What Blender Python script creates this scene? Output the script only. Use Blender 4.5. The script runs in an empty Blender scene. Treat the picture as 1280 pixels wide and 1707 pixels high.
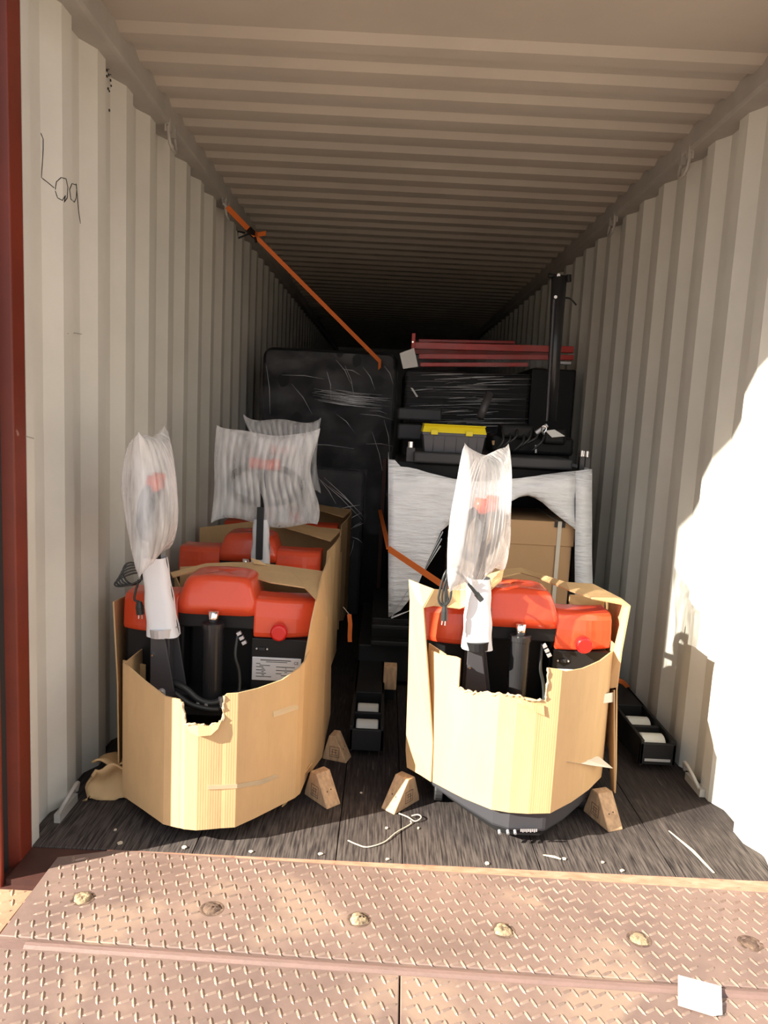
import bpy, bmesh, math, random
from mathutils import Vector, Matrix
random.seed(7)
C = bpy.context.scene.collection

# ------------------------------------------------------------ camera, world, sun, exposure
F_PX = 1216.14
CAM = Vector((-0.1256, -2.1228, 1.3857)); PITCH, YAW, ROLL = 0.1306, 0.0032, -0.0501
cp, sp, cy_, sy_ = math.cos(PITCH), math.sin(PITCH), math.cos(YAW), math.sin(YAW)
cr, sr = math.cos(ROLL), math.sin(ROLL)
fwd = Vector((sy_*cp, cy_*cp, -sp)); rt = Vector((cy_, -sy_, 0)); dn = fwd.cross(rt)
RX = rt*cr + dn*sr; RY = dn*cr - rt*sr
cam_d = bpy.data.cameras.new('camera'); cam = bpy.data.objects.new('camera', cam_d); C.objects.link(cam)
cam_d.sensor_fit = 'HORIZONTAL'; cam_d.sensor_width = 36.0; cam_d.lens = F_PX/1280*36
cam_d.clip_start = 0.05; cam_d.clip_end = 200
cam.matrix_world = Matrix(((RX.x, -RY.x, -fwd.x, CAM.x), (RX.y, -RY.y, -fwd.y, CAM.y), (RX.z, -RY.z, -fwd.z, CAM.z), (0, 0, 0, 1)))
bpy.context.scene.camera = cam

def at(px, py, **k):
    """world point seen at a photo pixel, at a known real x, y or z"""
    d = RX*((px-640)/F_PX) + RY*((py-853.5)/F_PX) + fwd
    ax, v = list(k.items())[0]; i = 'xyz'.index(ax)
    return CAM + d*((v-CAM[i])/d[i])

w = bpy.data.worlds.new('sky'); bpy.context.scene.world = w; w.use_nodes = True
bg = w.node_tree.nodes['Background']; bg.inputs[0].default_value = (0.93, 0.96, 1.0, 1); bg.inputs[1].default_value = 1.0
sun_d = bpy.data.lights.new('sun', 'SUN'); sun = bpy.data.objects.new('sun', sun_d); C.objects.link(sun)
sun_d.energy = 13.0; sun_d.angle = 0.009; sun_d.color = (1.0, 0.93, 0.80)
sun.rotation_euler = Vector((1.0, 0.51, -0.61)).to_track_quat('-Z', 'Y').to_euler(); sun.location = (-6, -4, 5)
vs = bpy.context.scene.view_settings
vs.view_transform = 'Standard'; vs.look = 'None'; vs.gamma = 1; vs.use_curve_mapping = False; vs.exposure = 0.27

# ------------------------------------------------------------ materials
def mat(name, col, rough=0.6, metal=0.0, var=0.0, vscale=6.0, bump=0.0, bscale=40.0, stretch=(1, 1, 1), col2=None,
        alpha=1.0, emit=None, spec=0.5, coat=0.0, speck=None, wave=None, sheen=0, bump_dist=0.002):
    m = bpy.data.materials.new(name); m.use_nodes = True; nt = m.node_tree; N = nt.nodes; L = nt.links
    b = N['Principled BSDF']; b.inputs['Base Color'].default_value = (*col, 1); b.inputs['Roughness'].default_value = rough
    b.inputs['Metallic'].default_value = metal; b.inputs['Alpha'].default_value = alpha
    b.inputs['Specular IOR Level'].default_value = spec; b.inputs['Coat Weight'].default_value = coat
    tc = N.new('ShaderNodeTexCoord'); mp = N.new('ShaderNodeMapping'); mp.inputs['Scale'].default_value = stretch
    L.new(tc.outputs['Object'], mp.inputs['Vector'])
    cur = None
    if var > 0:
        nz = N.new('ShaderNodeTexNoise'); nz.inputs['Scale'].default_value = vscale; nz.inputs['Detail'].default_value = 6
        nz.inputs['Roughness'].default_value = 0.62
        L.new(mp.outputs[0], nz.inputs['Vector'])
        rp = N.new('ShaderNodeValToRGB'); rp.color_ramp.elements[0].position = 0.36; rp.color_ramp.elements[1].position = 0.64
        c2 = col2 or tuple(c*(1-var) for c in col)
        rp.color_ramp.elements[0].color = (*c2, 1); rp.color_ramp.elements[1].color = (*col, 1)
        L.new(nz.outputs['Fac'], rp.inputs['Fac']); cur = rp.outputs[0]
    if speck:                                   # speck = (colour, scale, threshold)
        n2 = N.new('ShaderNodeTexNoise'); n2.inputs['Scale'].default_value = speck[1]; n2.inputs['Detail'].default_value = 4
        L.new(mp.outputs[0], n2.inputs['Vector'])
        r2 = N.new('ShaderNodeValToRGB'); r2.color_ramp.elements[0].position = speck[2]; r2.color_ramp.elements[1].position = speck[2]+0.08
        L.new(n2.outputs['Fac'], r2.inputs['Fac'])
        mx = N.new('ShaderNodeMix'); mx.data_type = 'RGBA'
        L.new(r2.outputs[0], mx.inputs['Factor'])
        if cur: L.new(cur, mx.inputs['A'])
        else: mx.inputs['A'].default_value = (*col, 1)
        mx.inputs['B'].default_value = (*speck[0], 1); cur = mx.outputs['Result']
    if cur: L.new(cur, b.inputs['Base Color'])
    src = None
    if bump > 0:
        n3 = N.new('ShaderNodeTexNoise'); n3.inputs['Scale'].default_value = bscale; n3.inputs['Detail'].default_value = 5
        L.new(mp.outputs[0], n3.inputs['Vector']); src = n3.outputs['Fac']
        bp = N.new('ShaderNodeBump'); bp.inputs['Strength'].default_value = bump; bp.inputs['Distance'].default_value = bump_dist
        L.new(src, bp.inputs['Height']); L.new(bp.outputs[0], b.inputs['Normal'])
        if wave:                                # wave = (axis, scale, strength)
            wv = N.new('ShaderNodeTexWave'); wv.bands_direction = wave[0]; wv.inputs['Scale'].default_value = wave[1]
            wv.inputs['Distortion'].default_value = 0.4
            L.new(tc.outputs['Object'], wv.inputs['Vector'])
            b2 = N.new('ShaderNodeBump'); b2.inputs['Strength'].default_value = wave[2]; b2.inputs['Distance'].default_value = 0.0015
            L.new(wv.outputs['Fac'], b2.inputs['Height']); L.new(bp.outputs[0], b2.inputs['Normal']); L.new(b2.outputs[0], b.inputs['Normal'])
    if emit: b.inputs['Emission Color'].default_value = (*emit, 1); b.inputs['Emission Strength'].default_value = 1
    return m

def film_mat(name, col, opac, rough, bumpsc, bstrength, stretch, vary=0.15, dist=0.01):
    m = mat(name, col, rough, bump=bstrength, bscale=bumpsc, stretch=stretch, spec=0.6, bump_dist=dist)
    nt = m.node_tree; N = nt.nodes; L = nt.links; b = N['Principled BSDF']
    nz = N.new('ShaderNodeTexNoise'); nz.inputs['Scale'].default_value = bumpsc*0.7; nz.inputs['Detail'].default_value = 4
    mp = [n for n in N if n.type == 'MAPPING'][0]; L.new(mp.outputs[0], nz.inputs['Vector'])
    mr = N.new('ShaderNodeMapRange'); mr.inputs['From Min'].default_value = 0.35; mr.inputs['From Max'].default_value = 0.65
    mr.inputs['To Min'].default_value = max(0, opac-vary); mr.inputs['To Max'].default_value = min(1, opac+vary)
    L.new(nz.outputs['Fac'], mr.inputs['Value']); L.new(mr.outputs[0], b.inputs['Alpha'])
    return m

M = {}
M['wall'] = mat('wall_paint', (0.66, 0.645, 0.58), 0.55, var=0.10, vscale=2.2, bump=0.08, bscale=60)
M['ceil'] = mat('ceiling_paint', (0.50, 0.455, 0.395), 0.6, var=0.12, vscale=1.6, bump=0.08, bscale=60)
M['rail'] = mat('rail_paint', (0.42, 0.40, 0.365), 0.5, var=0.15, vscale=5, bump=0.1, bscale=50)
M['red'] = mat('oxide_red_paint', (0.20, 0.030, 0.014), 0.45, var=0.25, vscale=4, bump=0.1, bscale=30, speck=((0.6, 0.42, 0.36), 11, 0.73))
M['reddark'] = mat('dark_oxide_paint', (0.085, 0.03, 0.022), 0.6, var=0.3, vscale=7, bump=0.2)
M['bar'] = mat('threshold_paint', (0.55, 0.19, 0.12), 0.6, var=0.5, vscale=16, bump=0.3, bscale=50, col2=(0.50, 0.29, 0.20), stretch=(1, 3, 3), speck=((0.24, 0.12, 0.08), 22, 0.63))
M['ply'] = mat('phenolic_plywood', (0.046, 0.037, 0.036), 0.75, var=0.6, vscale=9, bump=0.12, bscale=40, stretch=(14, 0.8, 1), col2=(0.018, 0.015, 0.015), spec=0.15, speck=((0.10, 0.082, 0.074), 7, 0.62))
def sunlit_wear(m, col, y0, y1):  # threshold scuffs, with the sunlit floor's brightness also put into the colour
    nt = m.node_tree; N = nt.nodes; L = nt.links; bs = N['Principled BSDF']; src = bs.inputs['Base Color'].links[0].from_socket
    ge = N.new('ShaderNodeNewGeometry'); sx = N.new('ShaderNodeSeparateXYZ'); L.new(ge.outputs['Position'], sx.inputs[0])
    nz = N.new('ShaderNodeTexNoise'); nz.inputs['Scale'].default_value = 5; nz.inputs['Detail'].default_value = 7; nz.inputs['Roughness'].default_value = 0.7
    L.new(ge.outputs['Position'], nz.inputs['Vector'])
    a = N.new('ShaderNodeMath'); a.operation = 'MULTIPLY_ADD'; L.new(nz.outputs['Fac'], a.inputs[0]); a.inputs[1].default_value = 0.7; L.new(sx.outputs['Y'], a.inputs[2])
    mr = N.new('ShaderNodeMapRange'); L.new(a.outputs[0], mr.inputs['Value']); mr.inputs['From Min'].default_value = y0; mr.inputs['From Max'].default_value = y1
    mr.inputs['To Min'].default_value = 0.75; mr.inputs['To Max'].default_value = 0.0
    n2 = N.new('ShaderNodeTexNoise'); n2.inputs['Scale'].default_value = 1.0; n2.inputs['Detail'].default_value = 5
    mp = N.new('ShaderNodeMapping'); mp.inputs['Scale'].default_value = (160, 9, 1); L.new(ge.outputs['Position'], mp.inputs['Vector']); L.new(mp.outputs[0], n2.inputs['Vector'])
    r2 = N.new('ShaderNodeMapRange'); L.new(n2.outputs['Fac'], r2.inputs['Value']); r2.inputs['From Min'].default_value = 0.38; r2.inputs['From Max'].default_value = 0.62
    mu = N.new('ShaderNodeMath'); mu.operation = 'MULTIPLY'; L.new(mr.outputs[0], mu.inputs[0]); L.new(r2.outputs[0], mu.inputs[1])
    mx = N.new('ShaderNodeMix'); mx.data_type = 'RGBA'; L.new(mu.outputs[0], mx.inputs['Factor']); L.new(src, mx.inputs['A']); mx.inputs['B'].default_value = (*col, 1)
    L.new(mx.outputs['Result'], bs.inputs['Base Color'])
sunlit_wear(M['ply'], (0.15, 0.126, 0.113), 0.42, 0.80)
M['plate'] = mat('rusty_tread_plate', (0.265, 0.18, 0.15), 0.62, metal=0.1, var=0.5, vscale=3.5, bump=0.25, bscale=80, col2=(0.175, 0.118, 0.102), speck=((0.32, 0.225, 0.172), 3, 0.55))
M['tread'] = mat('worn_tread', (0.38, 0.265, 0.21), 0.45, metal=0.2, var=0.4, vscale=5)
M['dust'] = mat('dusty_orange_plate', (0.48, 0.29, 0.18), 0.8, var=0.3, vscale=5, bump=0.3, bscale=80)
M['ground'] = mat('yard_concrete', (0.42, 0.33, 0.26), 0.9, var=0.2, vscale=1.0)
M['hinge'] = mat('hinge_steel', (0.23, 0.145, 0.125), 0.6, metal=0.1, var=0.5, vscale=14, bump=0.5, bscale=60, stretch=(1, 4, 4), col2=(0.20, 0.13, 0.11))
M['sand'] = mat('sand_fill', (0.52, 0.40, 0.24), 0.95, var=0.6, vscale=60, bump=1.0, bscale=160, col2=(0.16, 0.11, 0.07))
M['sanddark'] = mat('rust_fill', (0.20, 0.13, 0.09), 0.95, var=0.6, vscale=50, bump=1.0, bscale=120, col2=(0.07, 0.04, 0.03))
M['card'] = mat('corrugated_cardboard', (0.66, 0.435, 0.215), 0.75, var=0.12, vscale=5, bump=0.15, bscale=30, stretch=(2, 2, 0.6), wave=('X', 42, 0.13))
M['cardedge'] = mat('cardboard_torn_edge', (0.62, 0.46, 0.28), 0.9, var=0.4, vscale=60, bump=0.8, bscale=120)
M['carton'] = mat('carton_brown', (0.60, 0.37, 0.19), 0.7, var=0.06, vscale=3, bump=0.1, bscale=20)
M['tape'] = mat('clear_tape', (0.72, 0.60, 0.40), 0.15, alpha=0.55, spec=0.7)
M['tapewhite'] = mat('white_tape', (0.80, 0.74, 0.62), 0.2, alpha=0.85)
M['paper'] = mat('white_paper', (0.85, 0.85, 0.82), 0.8, var=0.05)
M['cover'] = mat('orange_red_plastic', (0.80, 0.085, 0.030), 0.27, var=0.10, vscale=4, coat=0.3, bump=0.03, bscale=20)
M['button'] = mat('red_button', (0.65, 0.012, 0.012), 0.25, coat=0.3)
M['black'] = mat('black_steel', (0.012, 0.012, 0.013), 0.5, spec=0.3, bump=0.15, bscale=90)
M['bracket'] = mat('charcoal_bracket', (0.055, 0.053, 0.058), 0.38)
M['cylblack'] = mat('cylinder_black', (0.022, 0.022, 0.024), 0.28)
M['rubber'] = mat('rubber', (0.022, 0.022, 0.024), 0.6)
M['skirt'] = mat('grey_skirt', (0.045, 0.045, 0.052), 0.5)
M['chrome'] = mat('chrome', (0.85, 0.85, 0.86), 0.15, metal=1.0)
M['silver'] = mat('dull_silver', (0.62, 0.62, 0.64), 0.4, metal=0.6)
M['label'] = mat('data_plate_silver', (0.66, 0.66, 0.68), 0.4, metal=0.2)
M['ink'] = mat('ink', (0.02, 0.02, 0.02), 0.7)
M['foam'] = mat('white_foam', (0.84, 0.84, 0.86), 0.7, bump=0.3, bscale=25)
M['bag'] = film_mat('air_cushion_film', (0.93, 0.93, 0.94), 0.40, 0.22, 22, 0.35, (2, 2, 0.35), 0.16, 0.004)
M['film'] = film_mat('white_stretch_film', (0.93, 0.96, 1.0), 0.96, 0.30, 9, 0.9, (1.2, 1.2, 6), 0.08, 0.012)
M['filmhighlight'] = mat('black_film_highlight', (0.16, 0.16, 0.17), 0.20, bump=1.0, bscale=9, stretch=(1.0, 1.0, 9), spec=0.7, bump_dist=0.03)  # greyed so the strands on black film stand in for bright streaks
M['clearfilm'] = film_mat('clear_stretch_film', (0.55, 0.56, 0.60), 0.07, 0.14, 7, 1.0, (1, 1, 1.6), 0.09, 0.08)
M['darkload'] = mat('dark_panel', (0.009, 0.009, 0.010), 0.5, spec=0.25, bump=0.3, bscale=6, bump_dist=0.01)
M['darkcush'] = mat('dark_grey_cushion', (0.040, 0.042, 0.048), 0.55, var=0.2, vscale=5)
M['yellow'] = mat('yellow_lid', (0.85, 0.70, 0.02), 0.4)
M['grey'] = mat('grey_toolbox', (0.085, 0.085, 0.10), 0.45)
M['orange'] = mat('orange_webbing', (0.86, 0.20, 0.035), 0.7, bump=0.4, bscale=300)
M['redbar'] = mat('red_steel_bar', (0.55, 0.045, 0.035), 0.4, var=0.2, vscale=12)
M['wood'] = mat('chock_pine', (0.62, 0.40, 0.23), 0.75, var=0.35, vscale=14, bump=0.4, bscale=60, stretch=(4, 4, 1))
M['roller'] = mat('nylon_roller', (0.66, 0.67, 0.63), 0.4)
M['cable'] = mat('cable_black', (0.028, 0.030, 0.030), 0.4)
M['splinter'] = mat('pale_splinter', (0.66, 0.56, 0.42), 0.8)
M['brass'] = mat('brass', (0.7, 0.45, 0.25), 0.3, metal=0.9)
M['canopy'] = mat('shade_canopy_sheet', (0.30, 0.29, 0.28), 0.7)  # for the added, unseen shading canopy

# ------------------------------------------------------------ mesh helpers
class MB:
    def __init__(s): s.v = []; s.f = []
    def add(s, vs, fs):
        o = len(s.v); s.v += [tuple(v) for v in vs]; s.f += [tuple(i+o for i in f) for f in fs]; return s
    def box(s, a, b, R=None, o=None):
        x0, y0, z0 = a; x1, y1, z1 = b
        vs = [Vector(p) for p in ((x0,y0,z0),(x1,y0,z0),(x1,y1,z0),(x0,y1,z0),(x0,y0,z1),(x1,y0,z1),(x1,y1,z1),(x0,y1,z1))]
        if R is not None:
            o = Vector(o or (0, 0, 0)); vs = [R @ (v-o) + o for v in vs]
        return s.add(vs, [(0,3,2,1),(4,5,6,7),(0,1,5,4),(1,2,6,5),(2,3,7,6),(3,0,4,7)])
    def prism(s, poly, d):                    # poly: list of 3d points, extruded by vector d
        n = len(poly); d = Vector(d); vs = [Vector(p) for p in poly] + [Vector(p)+d for p in poly]
        return s.add(vs, [tuple(range(n-1, -1, -1)), tuple(range(n, 2*n))] + [(i, (i+1) % n, (i+1) % n+n, i+n) for i in range(n)])
    def tube(s, pts, r, n=10, cap=True, flat=1.0):
        pts = [Vector(p) for p in pts]; rs = r if isinstance(r, (list, tuple)) else [r]*len(pts)
        rings = []; up = None
        for i, p in enumerate(pts):
            t = (pts[min(i+1, len(pts)-1)] - pts[max(i-1, 0)])
            t = t.normalized() if t.length > 1e-9 else Vector((0, 0, 1))
            if up is None: up = Vector((0, 0, 1)) if abs(t.z) < 0.9 else Vector((1, 0, 0))
            a = t.cross(up)
            if a.length < 1e-6: a = t.cross(Vector((0.3, 1, 0.2)))
            a.normalize(); b = a.cross(t).normalized(); up = b
            rings.append([p + (a*math.cos(2*math.pi*k/n) + b*flat*math.sin(2*math.pi*k/n))*rs[i] for k in range(n)])
        vs = [v for rg in rings for v in rg]; fs = []
        for i in range(len(pts)-1):
            for k in range(n): fs.append((i*n+k, i*n+(k+1) % n, (i+1)*n+(k+1) % n, (i+1)*n+k))
        if cap: fs += [tuple(range(n-1, -1, -1)), tuple((len(pts)-1)*n+k for k in range(n))]
        return s.add(vs, fs)
    def grid(s, fn, nu, nv):
        vs = [fn(i/nu, j/nv) for j in range(nv+1) for i in range(nu+1)]
        fs = [(j*(nu+1)+i, j*(nu+1)+i+1, (j+1)*(nu+1)+i+1, (j+1)*(nu+1)+i) for j in range(nv) for i in range(nu)]
        return s.add(vs, fs)
    def strap(s, pts, wdir, wd, th):          # flat band along pts; wdir = width direction
        wdir = Vector(wdir).normalized()*wd/2; pts = [Vector(p) for p in pts]; vs = []
        for i, p in enumerate(pts):
            t = (pts[min(i+1, len(pts)-1)]-pts[max(i-1, 0)]).normalized(); n = t.cross(wdir).normalized()*th/2
            vs += [p-wdir-n, p+wdir-n, p+wdir+n, p-wdir+n]
        fs = []
        for i in range(len(pts)-1):
            for k in range(4): fs.append((i*4+k, i*4+(k+1) % 4, (i+1)*4+(k+1) % 4, (i+1)*4+k))
        m = (len(pts)-1)*4; fs += [(3, 2, 1, 0), (m, m+1, m+2, m+3)]
        return s.add(vs, fs)
    def build(s, name, m, parent=None, smooth=False, bevel=0.0, seg=2, solid=0.0, subsurf=0, mw=None):
        me = bpy.data.meshes.new(name); me.from_pydata(s.v, [], s.f); me.update()
        bm = bmesh.new(); bm.from_mesh(me); bmesh.ops.recalc_face_normals(bm, faces=bm.faces); bm.to_mesh(me); bm.free()
        me.materials.append(m if not isinstance(m, str) else M[m])
        o = bpy.data.objects.new(name, me); C.objects.link(o)
        if parent: o.parent = parent
        if smooth: me.polygons.foreach_set('use_smooth', [True]*len(me.polygons))
        if solid: md = o.modifiers.new('s', 'SOLIDIFY'); md.thickness = solid; md.offset = 0
        if bevel:
            md = o.modifiers.new('b', 'BEVEL'); md.width = bevel; md.segments = seg; md.limit_method = 'ANGLE'; md.angle_limit = 0.6
        if subsurf: md = o.modifiers.new('ss', 'SUBSURF'); md.levels = subsurf; md.render_levels = subsurf
        return o
def tag(o, label=None, cat=None, group=None, kind=None):
    if label: o['label'] = label
    if cat: o['category'] = cat
    if group: o['group'] = group
    if kind: o['kind'] = kind
    return o
def empty(name, loc, label, cat, group=None, rz=0):
    o = bpy.data.objects.new(name, None); C.objects.link(o); o.location = loc; o.rotation_euler.z = rz
    o.empty_display_size = 0.1; return tag(o, label, cat, group)
def struct(o, label=None): o['kind'] = 'structure'; return tag(o, label)
def curve(pts, n=8):                          # catmull-rom through pts
    pts = [Vector(p) for p in pts]; out = []
    for i in range(len(pts)-1):
        p0 = pts[max(i-1, 0)]; p1 = pts[i]; p2 = pts[i+1]; p3 = pts[min(i+2, len(pts)-1)]
        for k in range(n):
            t = k/n; out.append(0.5*((2*p1)+(p2-p0)*t+(2*p0-5*p1+4*p2-p3)*t*t+(3*p1-p0-3*p2+p3)*t**3))
    return out+[pts[-1]]
def text_mesh(name, body, size, m, parent, mw):
    cu = bpy.data.curves.new('txt', 'FONT'); cu.body = body; cu.size = size; cu.extrude = 0.0002; cu.align_x = 'CENTER'; cu.align_y = 'CENTER'
    to = bpy.data.objects.new('txt', cu); C.objects.link(to); dg = bpy.context.evaluated_depsgraph_get()
    me = bpy.data.meshes.new_from_object(to.evaluated_get(dg)); bpy.data.objects.remove(to); bpy.data.curves.remove(cu)
    me.materials.clear(); me.materials.append(M[m]); me.transform(mw)
    o = bpy.data.objects.new(name, me); C.objects.link(o); o.parent = parent; return o

# ------------------------------------------------------------ container shell
HW = 1.165; DEP = 0.036; H = 2.644; LEN = 12.0; P = 0.278
def corr(y, ph):                              # 0 = proud inner flat, 1 = outer flat
    u = ((y-ph) % P)                          # u=0: start of the slope coming inward (faces the doors)
    if u < .068: return 1-u/.068
    if u < .140: return 0.0
    if u < .208: return (u-.140)/.068
    return 1.0
def corr_ys(ph, y0, y1, marks, P):
    ys = {y0, y1}; k = -2
    while ph+k*P < y1+P:
        for m_ in marks:
            y = ph+k*P+m_
            if y0 < y < y1: ys.add(round(y, 5))
        k += 1
    return sorted(ys)
def wall(side, ph):
    ys = corr_ys(ph, 0.0, LEN, (0, .068, .140, .208), P); b = MB(); s = -1 if side == 'left' else 1
    prof = [(y, corr(y+(1e-6), ph)*DEP) for y in ys]
    vs = []; n = len(prof)
    for y, d in prof: vs += [(s*(HW+d), y, -0.02), (s*(HW+d), y, H-0.03)]
    fs = [(2*i, 2*i+1, 2*i+3, 2*i+2) for i in range(n-1)]
    vs += [(s*1.235, 0, -.02), (s*1.235, 0, H-.03), (s*1.235, LEN, -.02), (s*1.235, LEN, H-.03)]; k = 2*n
    fs += [(k, k+1, k+3, k+2), (0, 1, k+1, k), (2*n-2, 2*n-1, k+3, k+2), tuple([2*i for i in range(n)]+[k+2, k]), tuple([2*i+1 for i in range(n)]+[k+3, k+1])]
    o = b.add(vs, fs).build('wall_'+side, 'wall')
    return struct(o)
PHL, PHR = 0.462, 0.695
wl = wall('left', PHL); wr = wall('right', PHR)
def wall_x(y, side=-1):
    d = corr(y, PHL if side < 0 else PHR)*DEP
    return side*(HW+d)
struct(MB().box((-1.235, LEN, -.02), (1.235, LEN+.05, H)).build('wall_back', 'wall'))
# ceiling, 209 mm pitch, 20 mm deep
def cz(u):
    if u < .040: return 0.020*(1-u/.040)
    if u < .105: return 0.0
    if u < .145: return 0.020*(u-.105)/.040
    return 0.020
PC = 0.2035; ph = 0.935
ys = corr_ys(ph, 0.0, LEN, (0, .040, .105, .145), PC); vs = []
for y in ys: vs += [(-1.16, y, H+cz((y+1e-6-ph) % PC)), (1.16, y, H+cz((y+1e-6-ph) % PC))]
n = len(ys); fs = [(2*i, 2*i+1, 2*i+3, 2*i+2) for i in range(n-1)]
vs += [(-1.16, 0, H+.06), (1.16, 0, H+.06), (-1.16, LEN, H+.06), (1.16, LEN, H+.06)]; k = 2*n
fs += [(k, k+1, k+3, k+2), (0, 1, k+1, k), (2*n-2, 2*n-1, k+3, k+2), tuple([2*i for i in range(n)]+[k+2, k]), tuple([2*i+1 for i in range(n)]+[k+3, k+1])]
struct(MB().add(vs, fs).build('ceiling', 'ceil'))
struct(MB().box((-1.235, 0, H-.075), (-1.105, LEN, H+.06)).build('trim_1', 'rail', bevel=0.012), 'painted steel top rail along the left wall')
struct(MB().box((1.105, 0, H-.075), (1.235, LEN, H+.06)).build('trim_2', 'rail', bevel=0.012), 'painted steel top rail along the right wall')
# door frame of the container: posts, header, sill
b = MB(); b.prism([(-1.165, 0, -.16), (-1.165, -.072, -.16), (-1.20, -.085, -.16), (-1.20, -.145, -.16), (-1.170, -.158, -.16), (-1.170, -.172, -.16), (-1.30, -.175, -.16), (-1.30, 0, -.16)], (0, 0, 2.90))
pl = struct(b.build('trim_3', 'red', bevel=0.004), 'oxide red corner post at the left of the container opening')
MB().box((-1.215, -.150, -.1), (-1.196, -.082, 2.6)).build('door_gasket', 'rubber', pl)
b = MB(); b.prism([(1.165, 0, -.16), (1.165, -.072, -.16), (1.20, -.085, -.16), (1.20, -.145, -.16), (1.170, -.158, -.16), (1.170, -.172, -.16), (1.30, -.175, -.16), (1.30, 0, -.16)], (0, 0, 2.90))
struct(b.build('trim_4', 'red', bevel=0.004), 'oxide red corner post at the right of the container opening')
struct(MB().box((-1.165, -.072, 2.58), (1.165, 0.0, 2.74)).build('trim_5', 'red', bevel=0.004), 'oxide red door header over the container opening')
struct(MB().box((-1.25, -.20, -.16), (1.25, -.001, -.022)).build('trim_6', 'reddark', bevel=0.004), 'dark worn steel door sill at the foot of the left post')
def rotpt(x, y, z=0, a=-0.028): return (x*math.cos(a)-y*math.sin(a), x*math.sin(a)+y*math.cos(a), z)
b = MB(); b.box((-.93, -.072, -.05), (1.165, -.001, 0.0015))
MB().box((-1.165, -.16, -.05), (-.932, -.001, -.004)).build('sill_end', 'reddark', bpy.data.objects['trim_6'])
struct(b.build('trim_7', 'bar', bevel=0.003), 'chipped orange painted steel edge strip between plywood floor and dock plate')
# floor: boards with recessed joints
fl = struct(MB().box((-1.20, 0, -.05), (1.20, LEN, -.022)).build('floor', 'black'))
for i, (x0, x1) in enumerate([(-1.20, -.665), (-.665, -.215), (-.215, -.005), (-.005, .43), (.43, .855), (.855, 1.20)]):
    off = (0.0, .6, 0, .9, .3, 0)[i]; y = 0.0
    cuts = [0.0] + [c for c in (2.4+off, 4.8+off, 7.2+off, 9.6+off) if c < LEN] + [LEN]
    for y0, y1 in zip(cuts[:-1], cuts[1:]):
        o = MB().box((x0+.0015, y0+.001, -.022), (x1-.0015, y1-.001, 0.0)).build('floor_board', 'ply', fl, bevel=0.0015, seg=1)
# unseen canopy added just above the opening to shade the upper part of the container
struct(MB().prism([(-4.5, 0.02, 2.78), (-4.5, -.70, 3.02), (-4.5, -.70, 3.07), (-4.5, 0.02, 2.84)], (6.2, 0, 0)).build('shade_canopy', 'canopy'), 'unseen sheet canopy added above the container door to block the sun')

# ------------------------------------------------------------ dock plates
struct(MB().box((-30, -40, -.20), (30, 14, -.165)).build('ground', 'ground'))
dock = empty('dock_leveler', (0, -.4, 0), 'rusty diamond tread dock leveler plate bridging to the container floor', 'dock plate')
PA = -0.028
def dl(x, y, z=0): p = rotpt(x, y, z, PA); return (p[0], p[1]+.4, p[2])   # local to dock empty
def dpoly(pts, z0, z1): return MB().prism([dl(x, y, z0) for x, y in pts], (0, 0, z1-z0))
def w2d(x, y): c, s = math.cos(-PA), math.sin(-PA); return (x*c-y*s, x*s+y*c)
LIP = [(-1.035, -.003-.030), (-1.062, -.02-.03), (-1.05, -.19), (-1.05, -.425), (1.75, -.425), (1.75, -.030), (-.9, -.030)]
LIP = [(-1.060, -.085), (-1.05, -.4245), (1.75, -.4245), (1.75, -.030), (-.90, -.030)]
lip = dpoly(LIP, -.018, .004).build('lip_plate', 'plate', dock, bevel=0.002, seg=1)
dpoly([(-2.6, -.4595), (-2.6, -.4255), (1.75, -.4255), (1.75, -.4595)], -.03, -.006).build('hinge_bed', 'hinge', dock)
hb = MB(); hb.tube([dl(-.97, -.442, -.012), dl(.76, -.442, -.012)], .0175, 12, flat=1.0).tube([dl(.775, -.442, -.012), dl(1.75, -.442, -.012)], .0175, 12)
hb.build('hinge', 'hinge', dock, smooth=False)
dpoly([(-2.6, -.460), (-.0115, -.460), (-.0115, -3.6), (-2.6, -3.6)], -.020, 0).build('ramp_plate', 'plate', dock, bevel=0.002, seg=1)
dpoly([(-.0075, -.460), (1.9, -.460), (1.9, -3.6), (-.0075, -3.6)], -.020, 0).build('ramp_plate', 'plate', dock, bevel=0.002, seg=1)
side = tag(MB().prism([(-2.6, -.349, -.16), (-1.072, -.393, -.16), (-1.068, -.202, -.16), (-2.6, -.202, -.16)], (0, 0, .154)).build('dock_side_plate', 'dust'), 'dusty orange tread plate left of the dock leveler, in front of the red post', 'dock plate')
for v in side.data.vertices: pass
def tread(b, x, y, z, ang, L=.0170, W=.0046, hh=.0030, tf=dl):
    c, s = math.cos(ang), math.sin(ang); pts = []
    for u, v, q in ((-L, 0, 0), (-L*.5, -W, 0), (L*.5, -W, 0), (L, 0, 0), (L*.5, W, 0), (-L*.5, W, 0), (-L*.55, 0, hh), (L*.55, 0, hh)):
        pts.append(tf(x+u*c-v*s, y+u*s+v*c, z+q))
    b.add(pts, [(0, 1, 6), (1, 2, 7, 6), (2, 3, 7), (3, 4, 7), (4, 5, 6, 7), (5, 0, 6)])
def treads(x0, x1, y0, y1, z, test, tf=dl, jx=.043, jy=.0405):
    b = MB(); j = 0; y = y1
    while y > y0:
        x = x0 + (jx/2 if j % 2 else 0)
        while x < x1:
            if test(x, y) and random.random() > .03: tread(b, x, y, z, math.radians(112), tf=tf)
            if test(x+jx/2, y): tread(b, x+jx/2, y+.0015, z, math.radians(30), L=.019, tf=tf)
            x += jx
        y -= jy/1.0
        j += 1
    return b
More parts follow.
